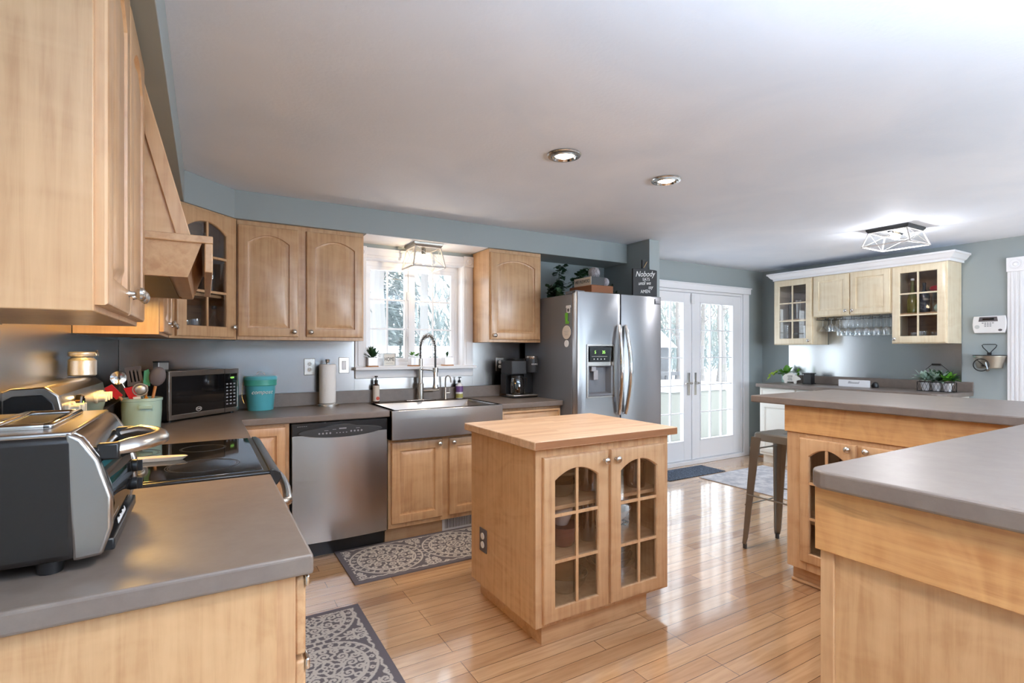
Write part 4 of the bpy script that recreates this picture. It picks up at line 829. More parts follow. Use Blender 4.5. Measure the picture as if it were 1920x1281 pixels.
build('recess', rc, 'fridge_side', fz); build('paddle', MB().box(.18, .02, 1.08, .225, .03, 1.16).box(.155, .015, 1.15, .20, .045, 1.19), 'grey_plastic', fz, .003)
fd = MB().loft([rect(.452, .918, .06, 1.782, .065), rect(.452, .918, .06, 1.782, .012), rect(.456, .914, .064, 1.778, .003), rect(.464, .906, .072, 1.770, 0)])
rd = build('refrigerator_door', fd, 'fridge_steel', fr, smooth=30)
for door, hx, lean in ((fz, .414, -.012), (rd, .486, .012)):
    hp = [(hx, .0, .80)] + [(hx + lean * math.sin(PI * i / 16), -.02 - .045 * math.sin(PI * i / 16), .80 + .72 * i / 16) for i in range(17)] + [(hx, 0, 1.52)]
    build('door_handle', MB().tube(hp, [.010, .013] + [.0165] * 15 + [.013, .010], 14), 'chrome', door)
build('badge', MB().box(.835, -.003, 1.715, .895, 0, 1.722).box(.835, -.003, 1.722, .842, 0, 1.76), 'dark_grey', rd); build('badge_lettering', MB().box(.845, -.0025, 1.725, .895, 0, 1.742), 'grey_plastic', rd)
build('base_grille', MB().box(.01, .04, .0, .91, .10, .055), 'black', fr)
# magnets on its side
def mag(name, label, z, y, mb, m, parts=()):
    t = tag(build(name, mb, m, loc=(2.4895, y, z)), label, 'magnet', 'magnets on the refrigerator side')
    for n_, b_, m_ in parts: build(n_, b_, m_, t)
mag('photo_magnet', 'white shirt shaped magnet, topmost on the refrigerator side', 1.646, 3.31, MB().prism([(-.022, -.03), (.022, -.03), (.022, .01), (.032, .012), (.028, .03), (-.028, .03), (-.032, .012), (-.022, .01)], 'x', -.004, 0), 'white_plastic', [('picture', MB().box(-.0048, -.012, -.02, -.004, .012, .004), 'grey_tool')])
mag('boot_magnet', 'bright green boot magnet under the white shirt magnet', 1.575, 3.33, MB().prism([(-.01, .045), (.022, .04), (.018, -.01), (.014, -.045), (-.022, -.045), (-.026, -.03), (-.004, -.02)], 'x', -.006, 0), 'magnet_green')
mag('round_magnet', 'larger cream round magnet with writing on the refrigerator side', 1.462, 3.335, MB().lathe([(.055, 0), (.055, .004)], (0, 0, 0), 28, '-x'), 'label_cream', [('print', MB().box(-.0045, -.03, .008, -.004, .03, .010).box(-.0045, -.025, -.006, -.004, .025, -.004).box(-.0045, -.02, -.02, -.004, .02, -.018), 'grey_plastic')])
mag('round_magnet', 'small plain white round magnet, lowest on the refrigerator side', 1.372, 3.335, MB().lathe([(.028, 0), (.028, .004)], (0, 0, 0), 24, '-x'), 'white_plastic')
# on top of the refrigerator
RT = 1.766
bk = tag(build('wicker_tray', MB().box(2.731, 3.32, RT, 2.967, 3.62, RT + .094), 'wicker', bevel=.006), 'flat brown wicker box on top of the refrigerator', 'basket')
wb = thing('wood_sign', 'cream block sign reading WIFI PASSWORD on the wicker box', 'sign', (2.745, 3.34, RT + .095))
build('block', MB().box(0, 0, 0, .14, .225, .068), 'dark_grey', wb, .002); build('face', MB().box(-.004, .0, 0, 0, .225, .068), 'label_cream', wb)
build('lettering', MB().text('WIFI PASSWORD', .032, Matrix.Translation((-.0045, .112, .034)) @ Matrix.Rotation(-PI / 2, 4, 'Z') @ Matrix.Rotation(PI / 2, 4, 'X') @ Matrix.Scale(.80, 4, (1, 0, 0)) @ Matrix.Scale(1.3, 4, (0, 1, 0))), 'letter_dark', wb)
def yarn(name, label, loc, r):
    R = random.Random(3); y = MB().sphere((0, 0, 0), r * .93, 16, 10)
    for i in range(16):
        ax = Vector((R.uniform(-1, 1), R.uniform(-1, 1), R.uniform(-1, 1))).normalized(); u = ax.orthogonal().normalized(); w_ = ax.cross(u)
        y.tube([tuple((u * math.cos(2 * PI * k / 20) + w_ * math.sin(2 * PI * k / 20)) * r * .95) for k in range(20)], r * .06, 4, True)
    tag(build(name, y, 'yarn', loc=loc), label, 'ball')
yarn('twine_ball', 'grey twine ball resting on the WIFI sign', (2.85, 3.43, RT + .163 + .048), .05)
yarn('twine_ball', 'cream twine ball right of the WIFI sign on the wicker box', (2.93, 3.39, RT + .095 + .038), .04)
bd = thing('chalk_board', 'black handled board lettered Nobody eats until we say amen', 'sign', (3.267, 3.25, 1.783))
build('board', MB().prism([(-.142, 0), (.142, 0), (.142, .232), (.12, .236), (.034, .238), (.034, .315), (-.034, .315), (-.034, .238), (-.12, .236), (-.142, .232)], 'y', 0, .016), 'chalk', bd, .003)
lt = MB()
for s_, x, z, sz, sh_ in (('Nobody', -.005, .192, .068, .35), ('EATS', .01, .147, .038, 0), ('until we', -.012, .113, .046, .35), ('say', .06, .083, .044, .35), ('AMEN', 0, .042, .042, 0)):
    lt.text(s_, sz, Matrix.Translation((x, -.001, z)) @ Matrix.Rotation(-.08, 4, 'Y') @ Matrix.Rotation(PI / 2, 4, 'X'), shear=sh_)
build('lettering', lt, 'letter', bd); build('cord', MB().tube([(-.022, -.003, .245), (0, -.006, .28), (.018, -.003, .30)], .003, 6), 'cord', bd)
R = random.Random(12)
def ivy(label, stems, n, spread, mname='leaf_ivy', lw=.035, group=None):
    t = thing('ivy_garland', label, 'plant', stems[0][0]); o0 = Vector(stems[0][0]); sm = MB(); lf = MB()
    for st in stems:
        sm.tube([tuple(Vector(p) - o0) for p in st], .003, 5)
        for i in range(n):
            k = R.uniform(0, len(st) - 1.001); a = int(k); p = Vector(st[a]).lerp(Vector(st[a + 1]), k - a) - o0
            d = Vector((R.uniform(-1, 1), R.uniform(-1, .3), R.uniform(-.5, .8))).normalized(); b = p + d * R.uniform(0, spread); L = R.uniform(.8, 1.4) * lw
            lf.leaf(b, b + Vector((R.uniform(-1, 1), R.uniform(-.8, .2), R.uniform(-.8, .5))).normalized() * L, L * .8, .004)
    build('stem', sm, 'leaf', t); build('foliage', lf, mname, t, smooth=0); return t
ivy('trailing dark ivy along the back left of the refrigerator top', [[(2.53, 3.62, 1.79), (2.56, 3.66, 1.84), (2.63, 3.70, 1.86), (2.70, 3.74, 1.88)], [(2.68, 3.72, 1.78), (2.69, 3.72, 1.92), (2.71, 3.74, 2.04), (2.76, 3.76, 2.07)], [(2.62, 3.7, 1.78), (2.66, 3.7, 1.95)]], 60, .05, lw=.045)
ivy('dark ivy bunch rising behind the WIFI sign', [[(2.80, 3.70, 1.78), (2.86, 3.72, 1.95), (2.93, 3.72, 2.02), (3.02, 3.74, 2.05)], [(2.9, 3.7, 1.78), (2.92, 3.7, 2.0)]], 60, .05, 'leaf', lw=.045)
ivy('low dark ivy spray behind the wicker box towards the black board', [[(3.02, 3.45, 1.79), (3.05, 3.5, 1.86), (3.10, 3.52, 1.84), (3.20, 3.55, 1.80)]], 60, .045, 'leaf_ivy')
ivy('small ivy tuft at the front left corner of the refrigerator top', [[(2.53, 3.50, 1.785), (2.56, 3.55, 1.81), (2.62, 3.60, 1.80)]], 45, .03, 'leaf', lw=.04)

# ------------------------------------------------------------------ kitchen island
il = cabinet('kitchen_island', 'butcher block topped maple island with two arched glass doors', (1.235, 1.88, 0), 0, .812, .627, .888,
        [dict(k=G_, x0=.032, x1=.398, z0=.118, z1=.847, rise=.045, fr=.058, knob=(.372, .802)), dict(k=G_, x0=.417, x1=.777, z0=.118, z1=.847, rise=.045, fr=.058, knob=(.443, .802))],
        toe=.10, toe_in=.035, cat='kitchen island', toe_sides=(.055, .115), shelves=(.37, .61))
build('butcher_block_top', MB().box(-.03, -.04, .888, .842, .655, .925), 'block', il, .004, seg=2)
ot = thing('wall_outlet', 'dark outlet with white receptacles on the island side', 'outlet', (1.2348, 2.365, .339), -PI / 2)
build('cover_plate', MB().box(-.038, -.006, -.06, .038, 0, .06), 'grey_tool', ot, .003)
for dz in (.022, -.022): build('receptacle', MB().lathe([(.017, 0), (.017, .003)], (0, -.006, dz), 20, '-y'), 'white_plastic', ot)

# ------------------------------------------------------------------ peninsula bar
PB = thing('breakfast_bar', 'raised L shaped grey laminate breakfast bar in the right foreground', 'bar counter', (1.166, -.12, BAR - .04))
Q = lambda x, y: (x - 1.166, y + .12)
rc_ = [Q(1.166 + .05 * (1 - math.sin(a)), .668 - .05 * (1 - math.cos(a))) for a in [PI / 2 * i / 6 for i in range(7)]]
pl = [Q(1.166, -.12)] + [Q(1.166 + .045 - .045 * math.cos(a), .668 - .045 + .045 * math.sin(a)) for a in [PI / 2 * i / 6 for i in range(7)]] + [Q(2.81, .668), Q(2.81, 1.934), Q(3.70, 1.934), Q(3.70, -.12)]
build('top', MB().prism(pl, 'z', 0, .04), 'laminate', PB, .006, seg=3, smooth=0)
build('apron_board', MB().box(1.19 - 1.166, -.10 + .12, -.143, 1.215 - 1.166, .659 + .12, 0), 'apron', PB, .002)
build('apron_board', MB().box(2.845 - 1.166, .64 + .12, -.150, 2.865 - 1.166, 1.745 + .12, 0), 'apron', PB, .002)
build('apron_board', MB().box(1.215 - 1.166, .63 + .12, -.143, 2.845 - 1.166, .655 + .12, 0), 'apron_x', PB, .002)
build('knee_wall', MB().box(2.865 - 1.166, .70 + .12, -.15, 3.38 - 1.166, 1.743 + .12, 0), 'apron_x', PB, .002)
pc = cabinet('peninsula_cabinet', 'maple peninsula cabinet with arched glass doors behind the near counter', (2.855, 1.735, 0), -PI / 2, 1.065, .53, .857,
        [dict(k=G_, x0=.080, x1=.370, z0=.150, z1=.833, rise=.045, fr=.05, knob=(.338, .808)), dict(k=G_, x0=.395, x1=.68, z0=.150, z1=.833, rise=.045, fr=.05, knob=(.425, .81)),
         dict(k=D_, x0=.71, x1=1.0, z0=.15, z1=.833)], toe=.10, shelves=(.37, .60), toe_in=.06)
build('shoe_moulding', MB().tube([(.0, .052, .01), (1.0, .052, .01)], .01, 8), 'maple_x', pc)
cabinet_near = thing('peninsula_cabinet', 'plain maple back panel cabinet under the nearest bar end', 'cabinet', (1.20, -.10, 0))
build('end_panel', MB().box(.006, 0, .0, .04, .735, .865), 'maple_side', cabinet_near); build('corner_stile', MB().box(.0, .722, 0, .05, .752, .865), 'maple', cabinet_near, .002)
build('back_panel', MB().box(.04, .70, .0, 1.64, .735, .865), 'maple_side', cabinet_near)

# ------------------------------------------------------------------ metal bar stool
st = thing('bar_stool', 'gunmetal metal stool tucked at the far end of the bar', 'stool', (3.272, 1.99, 0))
hs, hf, SH = .14, .192, .775
sq = lambda h_, z, r=.03, n=4: [(sx * (h_ - r) + r * math.cos(a0 + PI / 2 * i / n), sy * (h_ - r) + r * math.sin(a0 + PI / 2 * i / n), z) for sx, sy, a0 in ((1, 1, 0), (-1, 1, PI / 2), (-1, -1, PI), (1, -1, 3 * PI / 2)) for i in range(n + 1)]
build('seat', MB().loft([sq(hs + .012, SH - .05), sq(hs + .006, SH - .008), sq(hs - .002, SH), sq(hs - .03, SH - .004)], False, True), 'bronze', st)
build('seat_slot', MB().prism([(-.03, -.012), (.03, -.012), (.03, .012), (-.03, .012)], 'z', SH - .0045, SH - .0035), 'black', st)
for sx, sy in ((-1, -1), (1, -1), (1, 1), (-1, 1)):
    def sec(h_, z, w_): return [(sx * h_, sy * h_, z), (sx * (h_ - w_), sy * h_, z), (sx * (h_ - w_), sy * (h_ - .006), z), (sx * (h_ - w_ * .45), sy * (h_ - .008), z), (sx * (h_ - .008), sy * (h_ - w_ * .45), z), (sx * (h_ - .006), sy * (h_ - w_), z), (sx * h_, sy * (h_ - w_), z)]
    lg = MB().loft([sec(hf, .03, .026), sec(hf - .004, .08, .034), sec(hs + .018, SH - .12, .062), sec(hs + .012, SH - .03, .066)])
    l = build('leg', lg, 'bronze', st); build('rubber_foot', MB().lathe([(.013, 0), (.013, .032)], (sx * (hf - .012), sy * (hf - .012), 0), 12), 'dark_grey', l)
for z, e in ((.29, .178), (.36, .172), (.66, .152)):
    for a, b in ((((-e, -e), (e, -e)), ((-e, e), (e, e))) if z != .36 else (((-e, -e), (-e, e)), ((e, -e), (e, e)))): build('brace', MB().cyl((a[0], a[1], z), (b[0], b[1], z), .0055, n=8), 'bronze', st)

# ------------------------------------------------------------------ rugs
def rug_raster(Lx, Ly, res, border):
    nx, ny = int(Lx / res), int(Ly / res); A = np.zeros((nx, ny), np.float32)
    def stamp(pts, wd):
        wd *= 1.35
        P = []
        for a, b in zip(pts[:-1], pts[1:]):
            k = max(1, int(math.hypot(b[0] - a[0], b[1] - a[1]) / (res * .7)))
            for i in range(k): P.append((a[0] + (b[0] - a[0]) * i / k, a[1] + (b[1] - a[1]) * i / k))
        P = np.array(P) / res; rr = int(wd / res / 2 + 1)
        for dx in range(-rr, rr + 1):
            for dy in range(-rr, rr + 1):
                if dx * dx + dy * dy <= (wd / res / 2) ** 2 + .3:
                    ix = np.round(P[:, 0] + dx).astype(int); iy = np.round(P[:, 1] + dy).astype(int); ok = (ix >= 0) & (iy >= 0) & (ix < nx) & (iy < ny); A[ix[ok], iy[ok]] = 1
    circ = lambda cx, cy_, r, n=60, a0=0, a1=2 * PI: [(cx + r * math.cos(a0 + (a1 - a0) * i / n), cy_ + r * math.sin(a0 + (a1 - a0) * i / n)) for i in range(n + 1)]
    def spiral(cx, cy_, r, a0, s=1, turns=1.35, w_=.0075): stamp([(cx + r * (1 - .85 * t / 30) * math.cos(a0 + s * 2 * PI * turns * t / 30), cy_ + r * (1 - .85 * t / 30) * math.sin(a0 + s * 2 * PI * turns * t / 30)) for t in range(31)], w_)
    cyy = Ly / 2; Rm = Ly * .405; xs = []; x = border + Rm + .012
    while x < Lx - border: xs.append(x); x += 2 * Rm + .03
    for cx in xs:
        stamp(circ(cx, cyy, Rm), .007); stamp(circ(cx, cyy, Rm * .80), .007)
        for i in range(28):
            a = 2 * PI * i / 28; rx, ry = cx + Rm * .90 * math.cos(a), cyy + Rm * .90 * math.sin(a)
            if i % 2: stamp(circ(rx, ry, .0085, 14), .004)
            else:
                u, v = (math.cos(a), math.sin(a)), (-math.sin(a), math.cos(a)); stamp([(rx - u[0] * .01, ry - u[1] * .01), (rx + u[0] * .01, ry + u[1] * .01)], .005); stamp([(rx + u[0] * .009 - v[0] * .01, ry + u[1] * .009 - v[1] * .01), (rx + u[0] * .009 + v[0] * .01, ry + u[1] * .009 + v[1] * .01)], .005)
        stamp([(cx + (.040 + .010 * math.cos(4 * a)) * math.cos(a), cyy + (.040 + .010 * math.cos(4 * a)) * math.sin(a)) for a in [2 * PI * i / 48 for i in range(49)]], .007); stamp(circ(cx, cyy, .058), .005)
        for i in range(4): a = PI / 4 + i * PI / 2; stamp(circ(cx + .018 * math.cos(a), cyy + .018 * math.sin(a), .010, 14), .006)
        for i in range(8):
            a = 2 * PI * i / 8; q = Rm * .47; px, py = cx + q * math.cos(a), cyy + q * math.sin(a); spiral(px, py, .027, a + PI, 1 if i % 2 else -1)
            b_ = a + PI / 8; q2 = Rm * .64; px, py = cx + q2 * math.cos(b_), cyy + q2 * math.sin(b_); spiral(px, py, .022, b_, 1 if i % 2 else -1, 1.2, .007)
            stamp(circ(cx + Rm * .69 * math.cos(a), cyy + Rm * .69 * math.sin(a), .012, 14), .007)
            stamp([(cx + q_ * math.cos(b_ + o), cyy + q_ * math.sin(b_ + o)) for q_, o in ((Rm * .33, 0), (Rm * .42, .10), (Rm * .5, -.06), (Rm * .55, 0))], .007)
        stamp([(cx + Rm * (.745 + .03 * math.cos(8 * a)) * math.cos(a), cyy + Rm * (.745 + .03 * math.cos(8 * a)) * math.sin(a)) for a in [2 * PI * i / 96 for i in range(97)]], .006)
    for cx in [border + .004 + (Lx - 2 * border) * 0] + [x + Rm + .015 for x in xs]:
        for s in (-1, 1):
            for k in (-1, 1):
                spiral(cx + k * .030, cyy + s * Rm * .93, .026, PI / 2 * s, k * s, 1.3); spiral(cx + k * .026, cyy + s * Rm * .70, .020, -PI / 2 * s, -k * s, 1.2); spiral(cx + k * .075, cyy + s * Rm * 1.04, .018, 0, k, 1.1, .006)
            stamp([(cx, cyy + s * Rm * .45), (cx, cyy + s * Rm * .62)], .007); stamp(circ(cx, cyy + s * Rm * .38, .016, 16), .006); stamp([(cx - .05, cyy + s * Rm * .82), (cx, cyy + s * Rm * .78), (cx + .05, cyy + s * Rm * .82)], .006)
        stamp(circ(cx, cyy, .020, 20), .006)
    for s in (border + .008, Ly - border - .008): stamp([(x * .004, s + .004 * math.sin(x * .4)) for x in range(int(Lx / .004))], .007)
    b = int(border / res); A[:b] = 0; A[-b:] = 0; A[:, :b] = 0; A[:, -b:] = 0
    return A
def rug(name, label, loc, rot, Lx, Ly, res=.0032, border=.032):
    A = rug_raster(Lx, Ly, res, border); nx, ny = A.shape
    gx, gy = np.meshgrid(np.arange(nx) * Lx / (nx - 1), np.arange(ny) * Ly / (ny - 1), indexing='ij'); V = np.stack([gx.ravel(), gy.ravel(), np.full(gx.size, .007)], 1)
    idx = np.arange(nx * ny).reshape(nx, ny); F = np.stack([idx[:-1, :-1], idx[1:, :-1], idx[1:, 1:], idx[:-1, 1:]], -1).reshape(-1, 4)
    m = MB(); o = len(V)
    vv = V.tolist() + [[0, 0, 0], [Lx, 0, 0], [Lx, Ly, 0], [0, Ly, 0], [0, 0, .007], [Lx, 0, .007], [Lx, Ly, .007], [0, Ly, .007]]
    ff = F.tolist() + [[o, o + 1, o + 5, o + 4], [o + 1, o + 2, o + 6, o + 5], [o + 2, o + 3, o + 7, o + 6], [o + 3, o, o + 4, o + 7], [o + 3, o + 2, o + 1, o]]
    me = bpy.data.meshes.new(name); me.from_pydata(vv, [], ff); me.materials.append(M['rug'])
    at = me.attributes.new('pattern', 'FLOAT', 'POINT'); at.data.foreach_set('value', np.concatenate([A.ravel(), np.zeros(8, np.float32)]))
    ob = bpy.data.objects.new(name, me); COL.objects.link(ob); ob.location = loc; ob.rotation_euler = (0, 0, rot); return tag(ob, label, 'rug')
rug('kitchen_rug', 'grey and cream medallion rug in front of the sink', (.722, 2.935, .001), 0, 1.25, .545)
rug('kitchen_rug', 'grey and cream medallion rug beside the near left drawers', (.68, 1.55, .001), PI / 2, 1.155, .48)
tag(build('door_mat', MB().box(4.02, 3.66, .0, 4.88, 3.99, .008), 'mat_blue', bevel=.003), 'dark blue grey scraper mat before the french doors', 'door mat')
tag(build('area_rug', MB().prism([(4.40, 2.35), (5.48, 2.35), (5.48, 3.62), (4.40, 3.62)], 'z', .0, .008), 'rug_pale', bevel=.002), 'pale grey distressed rug between stool and dining bar', 'rug')
tag(build('heat_register', MB().box(5.93, 3.86, 0, 6.13, 3.98, .006), 'tool_wood', bevel=.002), 'small wooden floor register by the dining corner', 'register')

# ------------------------------------------------------------------ dry bar on the right wall
BT = .93
cabinet('bar_wall_cabinet', 'left glass door wall cabinet of the pale bar', (5.89, 3.739, 1.384), -PI / 2, .463, .305, .763,
        [dict(k=G_, x0=.008, x1=.452, z0=.008, z1=.755, fr=.062, knob=(.425, .045))], wd='pale', shelves=(.30,), inner='dark_in')
cabinet('bar_wall_cabinet', 'short two door middle wall cabinet above the hanging stemware', (5.89, 3.274, 1.69), -PI / 2, .773, .305, .457,
        [dict(k=D_, x0=.008, x1=.380, z0=.008, z1=.449, knob=(.352, .05)), dict(k=D_, x0=.392, x1=.765, z0=.008, z1=.449, knob=(.42, .05))], wd='pale')
cabinet('bar_wall_cabinet', 'right glass door wall cabinet of the pale bar', (5.89, 2.500, 1.384), -PI / 2, .450, .305, .763,
        [dict(k=G_, x0=.008, x1=.440, z0=.008, z1=.755, fr=.062, knob=(.035, .045))], wd='pale', shelves=(.30,), inner='dark_in')
cr = MB(); pr = [(0, 0), (0, .02), (.018, .03), (.04, .062), (.052, .068), (.052, .085), (0, .085)]
lp = []
for d_, z in pr: lp.append([(XR, 2.03 - d_, 2.148 + z), (5.885 - d_, 2.03 - d_, 2.148 + z), (5.885 - d_, 3.755 + d_, 2.148 + z), (XR, 3.755 + d_, 2.148 + z)])
tag(build('crown_moulding', cr.loft(lp), 'white', smooth=20), 'white crown moulding along the top of the bar wall cabinets', 'moulding')
bc = cabinet('bar_base_cabinet', 'cream painted base cabinet under the bar on the right wall', (5.64, 3.76, 0), -PI / 2, 1.77, .55, BT - .042,
        [dict(k=R_, x0=.012, x1=.43, z0=.73, z1=.878, fr=.014, knob=(.44, .805)), dict(k=D_, x0=.012, x1=.43, z0=.13, z1=.715), dict(k=R_, x0=.45, x1=.88, z0=.73, z1=.878, fr=.014), dict(k=D_, x0=.45, x1=.88, z0=.13, z1=.715),
         dict(k=D_, x0=.90, x1=1.31, z0=.13, z1=.878), dict(k=D_, x0=1.33, x1=1.75, z0=.13, z1=.878)], wd='cream', toe=.10)
bt = thing('bar_countertop', 'grey laminate countertop of the bar on the right wall', 'countertop', (5.60, 1.96, BT - .0408))
pp = [(0, 1.83)] + [(.15 - .15 * math.cos(a), .15 - .15 * math.sin(a)) for a in [PI / 2 * i / 6 for i in range(7)]] + [(.60, 0), (.60, 1.83)]
build('top', MB().prism(pp, 'z', 0, .04), 'laminate', bt, .006, seg=3, smooth=0); build('splash', MB().box(.582, 0, .04, .60, 1.83, .13), 'laminate', bt, .003)
tag(build('backsplash_panel', MB().prism([(2.05, 1.022), (3.745, 1.022), (3.745, 1.383), (3.27, 1.383), (3.27, 1.689), (2.505, 1.689), (2.505, 1.383), (2.05, 1.383)], 'x', XR - .0045, XR - .0005), 'splash_bar'), 'brushed steel backsplash sheet behind the bar', 'backsplash')
rk = thing('stemware_rack', 'dark wire stemware rack under the middle bar cabinet', 'rack', (6.04, 2.89, 1.66))
for i in range(9):
    y = -.36 + i * .09; build('rail', MB().cyl((-.13, y, .0), (.13, y, .0), .003, n=6).cyl((-.12, y, 0), (-.12, y, .03), .002, n=5).cyl((.12, y, 0), (.12, y, .03), .002, n=5), 'iron', rk)
def wineglass(label, H=.19, r=.036, bowl=.09):
    t = thing('wine_glass', label, 'wine glass')
    b = MB().lathe([(.033, 0), (.033, -.002), (.006, -.006), (.0035, -.012), (.0035, -(H - bowl)), (.010, -(H - bowl) - .004), (r * .8, -(H - bowl) - .025), (r, -(H - bowl) - .05), (r * .86, -H), (r * .84, -H), (r * .97, -(H - bowl) - .05), (.012, -(H - bowl) - .008)], (0, 0, 0), 18)
    build('bowl', b, 'stem_glass', t); return t
wg = wineglass('clear wine glass hanging upside down in the bar rack')
wg['group'] = 'wine glasses hanging in the bar rack'
k = 0
for y in (2.575, 2.665, 2.755, 2.845, 2.935, 3.025):
    for x in (5.955, 6.04, 6.125):
        if k == 0: wg.location = (x, y, 1.6675)
        else: dup(wg, (x, y, 1.6675))
        k += 1
mg = thing('martini_glass', 'cone shaped martini glass hanging leftmost in the bar rack', 'martini glass', (5.955, 3.205, 1.6675)); build('bowl', MB().lathe([(.033, 0), (.033, -.002), (.0035, -.008), (.0035, -.075), (.048, -.135), (.046, -.135), (.003, -.08)], (0, 0, 0), 20), 'stem_glass', mg)
for x, y, r in ((5.955, 3.115, .034), (6.06, 3.205, .032), (6.06, 3.115, .034)):
    s = thing('brandy_glass', 'short round clear glass hanging beside the martini glass', 'glass', (x, y, 1.6675), 0, 'short glasses hanging left in the bar rack'); build('bowl', MB().lathe([(.033, 0), (.033, -.002), (.0035, -.008), (.0035, -.055), (.02, -.062), (r, -.09), (r * .86, -.138), (r * .84, -.138), (r * .95, -.09), (.018, -.066)], (0, 0, 0), 18), 'stem_glass', s)

def bottle(name, label, loc, h, r, m, neck=.35, cap=None, cat='bottle'):
    t = thing(name, label, cat, loc); build('glass_body', MB().lathe([(r * .9, 0), (r, .004), (r, h * (1 - neck) * .85), (r * .8, h * (1 - neck)), (r * .34, h * (1 - neck * .6)), (r * .3, h * .97), (r * .36, h)], (0, 0, 0), 18), m, t)
    if cap: build('cap', MB().lathe([(r * .34, h), (r * .34, h + .02)], (0, 0, 0), 12), cap, t)
    return t
def tumbler(name, label, loc, h, r, m='stem_glass', cat='glass', group=None, r0=.8):
    o = tag(build(name, MB().lathe([(r * r0, 0), (r * (r0 + .05), .003), (r, h), (r * .94, h), (r * r0 * .9, .008)], (0, 0, 0), 18), m, loc=loc), label, cat, group); return o
# contents, left bar cabinet
z1, z2 = 1.404, 1.686
bottle('wine_bottle', 'dark wine bottle on the upper shelf of the left bar cabinet', (6.03, 3.61, z2), .30, .036, 'navy_bottle')
bottle('liquor_bottle', 'clear slim bottle on the upper shelf of the left bar cabinet', (6.03, 3.42, z2), .30, .034, 'stem_glass')
tumbler('tall_glass', 'tall clear glass beside the slim bottle in the left bar cabinet', (5.97, 3.49, z2), .22, .03)
tumbler('pitcher', 'large clear glass pitcher low right in the left bar cabinet', (5.99, 3.40, z1), .20, .05, cat='pitcher')
tumbler('hurricane_glass', 'clear tall glass low left in the left bar cabinet', (5.98, 3.64, z1), .22, .036)
tumbler('margarita_glass', 'green tinted glass low middle in the left bar cabinet', (5.96, 3.53, z1), .12, .045, 'green_glass', r0=.2)
# contents, right bar cabinet
bottle('swing_top_bottle', 'olive green swing top bottle in the right bar cabinet', (6.0, 2.37, z2), .32, .045, 'green_bottle', .5, 'white_plastic')
bottle('rum_bottle', 'dark blue bottle in the middle of the right bar cabinet', (6.02, 2.28, z2), .27, .045, 'navy_bottle', .3, 'black')
tag(build('bud_vase', MB().lathe([(.02, 0), (.034, .015), (.038, .04), (.028, .065), (.012, .078), (.011, .11), (.014, .112)], (0, 0, 0), 20), 'mint', loc=(5.98, 2.15, z2)), 'pale mint round vase in the right bar cabinet', 'vase')
tag(build('candy_bag', MB().sphere((0, 0, .03), (.04, .05, .03), 12, 6), 'red_foil', loc=(6.05, 2.20, z2 + .20)), 'red foil packet at the top of the right bar cabinet', 'packet')
cs = tag(build('caddy_shelf', MB().box(5.99, 2.08, z2 + .19, 6.13, 2.25, z2 + .20).box(6.12, 2.08, z2, 6.13, 2.25, z2 + .19), 'stem_glass'), 'clear riser shelf inside the right bar cabinet', 'riser')
for i, (x, y, h, r, m, lb) in enumerate(((5.97, 2.42, .06, .03, 'green_glass', 'small green votive glass low left in the right bar cabinet'), (5.98, 2.34, .09, .035, 'stem_glass', 'clear tumbler low left in the right bar cabinet'), (5.96, 2.27, .10, .034, 'stem_glass', 'clear glass with foil stirrers low in the right bar cabinet'), (5.99, 2.18, .09, .036, 'stem_glass', 'clear tumbler low right in the right bar cabinet'))):
    tumbler('shot_glass', lb, (x, y, z1), h, r, m)
jr = thing('small_jar', 'blue and white lidded jar low right in the right bar cabinet', 'jar', (5.97, 2.12, z1)); build('jar_body', MB().lathe([(.028, 0), (.03, .01), (.03, .07), (.024, .08)], (0, 0, 0), 18), 'blue_foil', jr); build('lid', MB().lathe([(.026, .08), (.026, .10), (.01, .105)], (0, 0, 0), 16), 'black', jr)
# contents, corner cabinet (door faces the room diagonally)
for i, (x, y, z, h, r, lb) in enumerate(((-.10, 3.62, .02, .09, .03, 'clear tumbler low left in the corner cabinet'), (-.05, 3.66, .02, .10, .03, 'clear tumbler low middle in the corner cabinet'), (-.09, 3.67, .27, .16, .03, 'tall clear glass on the middle shelf of the corner cabinet'), (.03, 3.72, .27, .17, .032, 'tallest clear glass right on the corner cabinet shelf'), (-.10, 3.66, .50, .14, .035, 'wide clear glass top left in the corner cabinet'), (.0, 3.72, .50, .15, .035, 'wide clear glass top right in the corner cabinet'))):
    tumbler('drinking_glass', lb, (x, y, UZ + z + .001), h, r)
bottle('glass_carafe', 'dark necked glass carafe low right in the corner cabinet', (.05, 3.755, UZ + .021), .17, .04, 'stem_glass', .45, 'black', 'carafe')
# contents, island
I1, I2, I3 = .120, .372, .612
def bowl(name, label, loc, r, h, m, cat='bowl'): return tag(build(name, MB().lathe([(r * .5, 0), (r * .55, .004), (r * .85, h * .5), (r, h), (r * .96, h), (r * .8, h * .5), (r * .5, .008)], (0, 0, 0), 28), m, loc=loc), label, cat)
bowl('baking_dish', 'dark glass casserole dish top left inside the island', (1.49, 2.06, I3), .10, .07, 'dark_glass', 'dish'); bowl('baking_dish', 'clear glass casserole dish stacked in the top left of the island', (1.49, 2.06, I3 + .072), .105, .055, 'stem_glass', 'dish')
tumbler('storage_jar', 'plum coloured jar top shelf beside the casserole dishes', (1.665, 2.06, I3), .13, .055, 'amber_glass', 'jar')
tumbler('measuring_jug', 'brown glass measuring jug on the island top right shelf', (1.925, 1.985, I3), .13, .056, 'amber_glass', 'jug')
build('jug_handle', MB().tube([(-.055, -.03, .11), (-.075, -.045, .10), (-.075, -.045, .04), (-.05, -.03, .025)], .006, 8), 'stem_glass', bpy.data.objects['measuring_jug'])
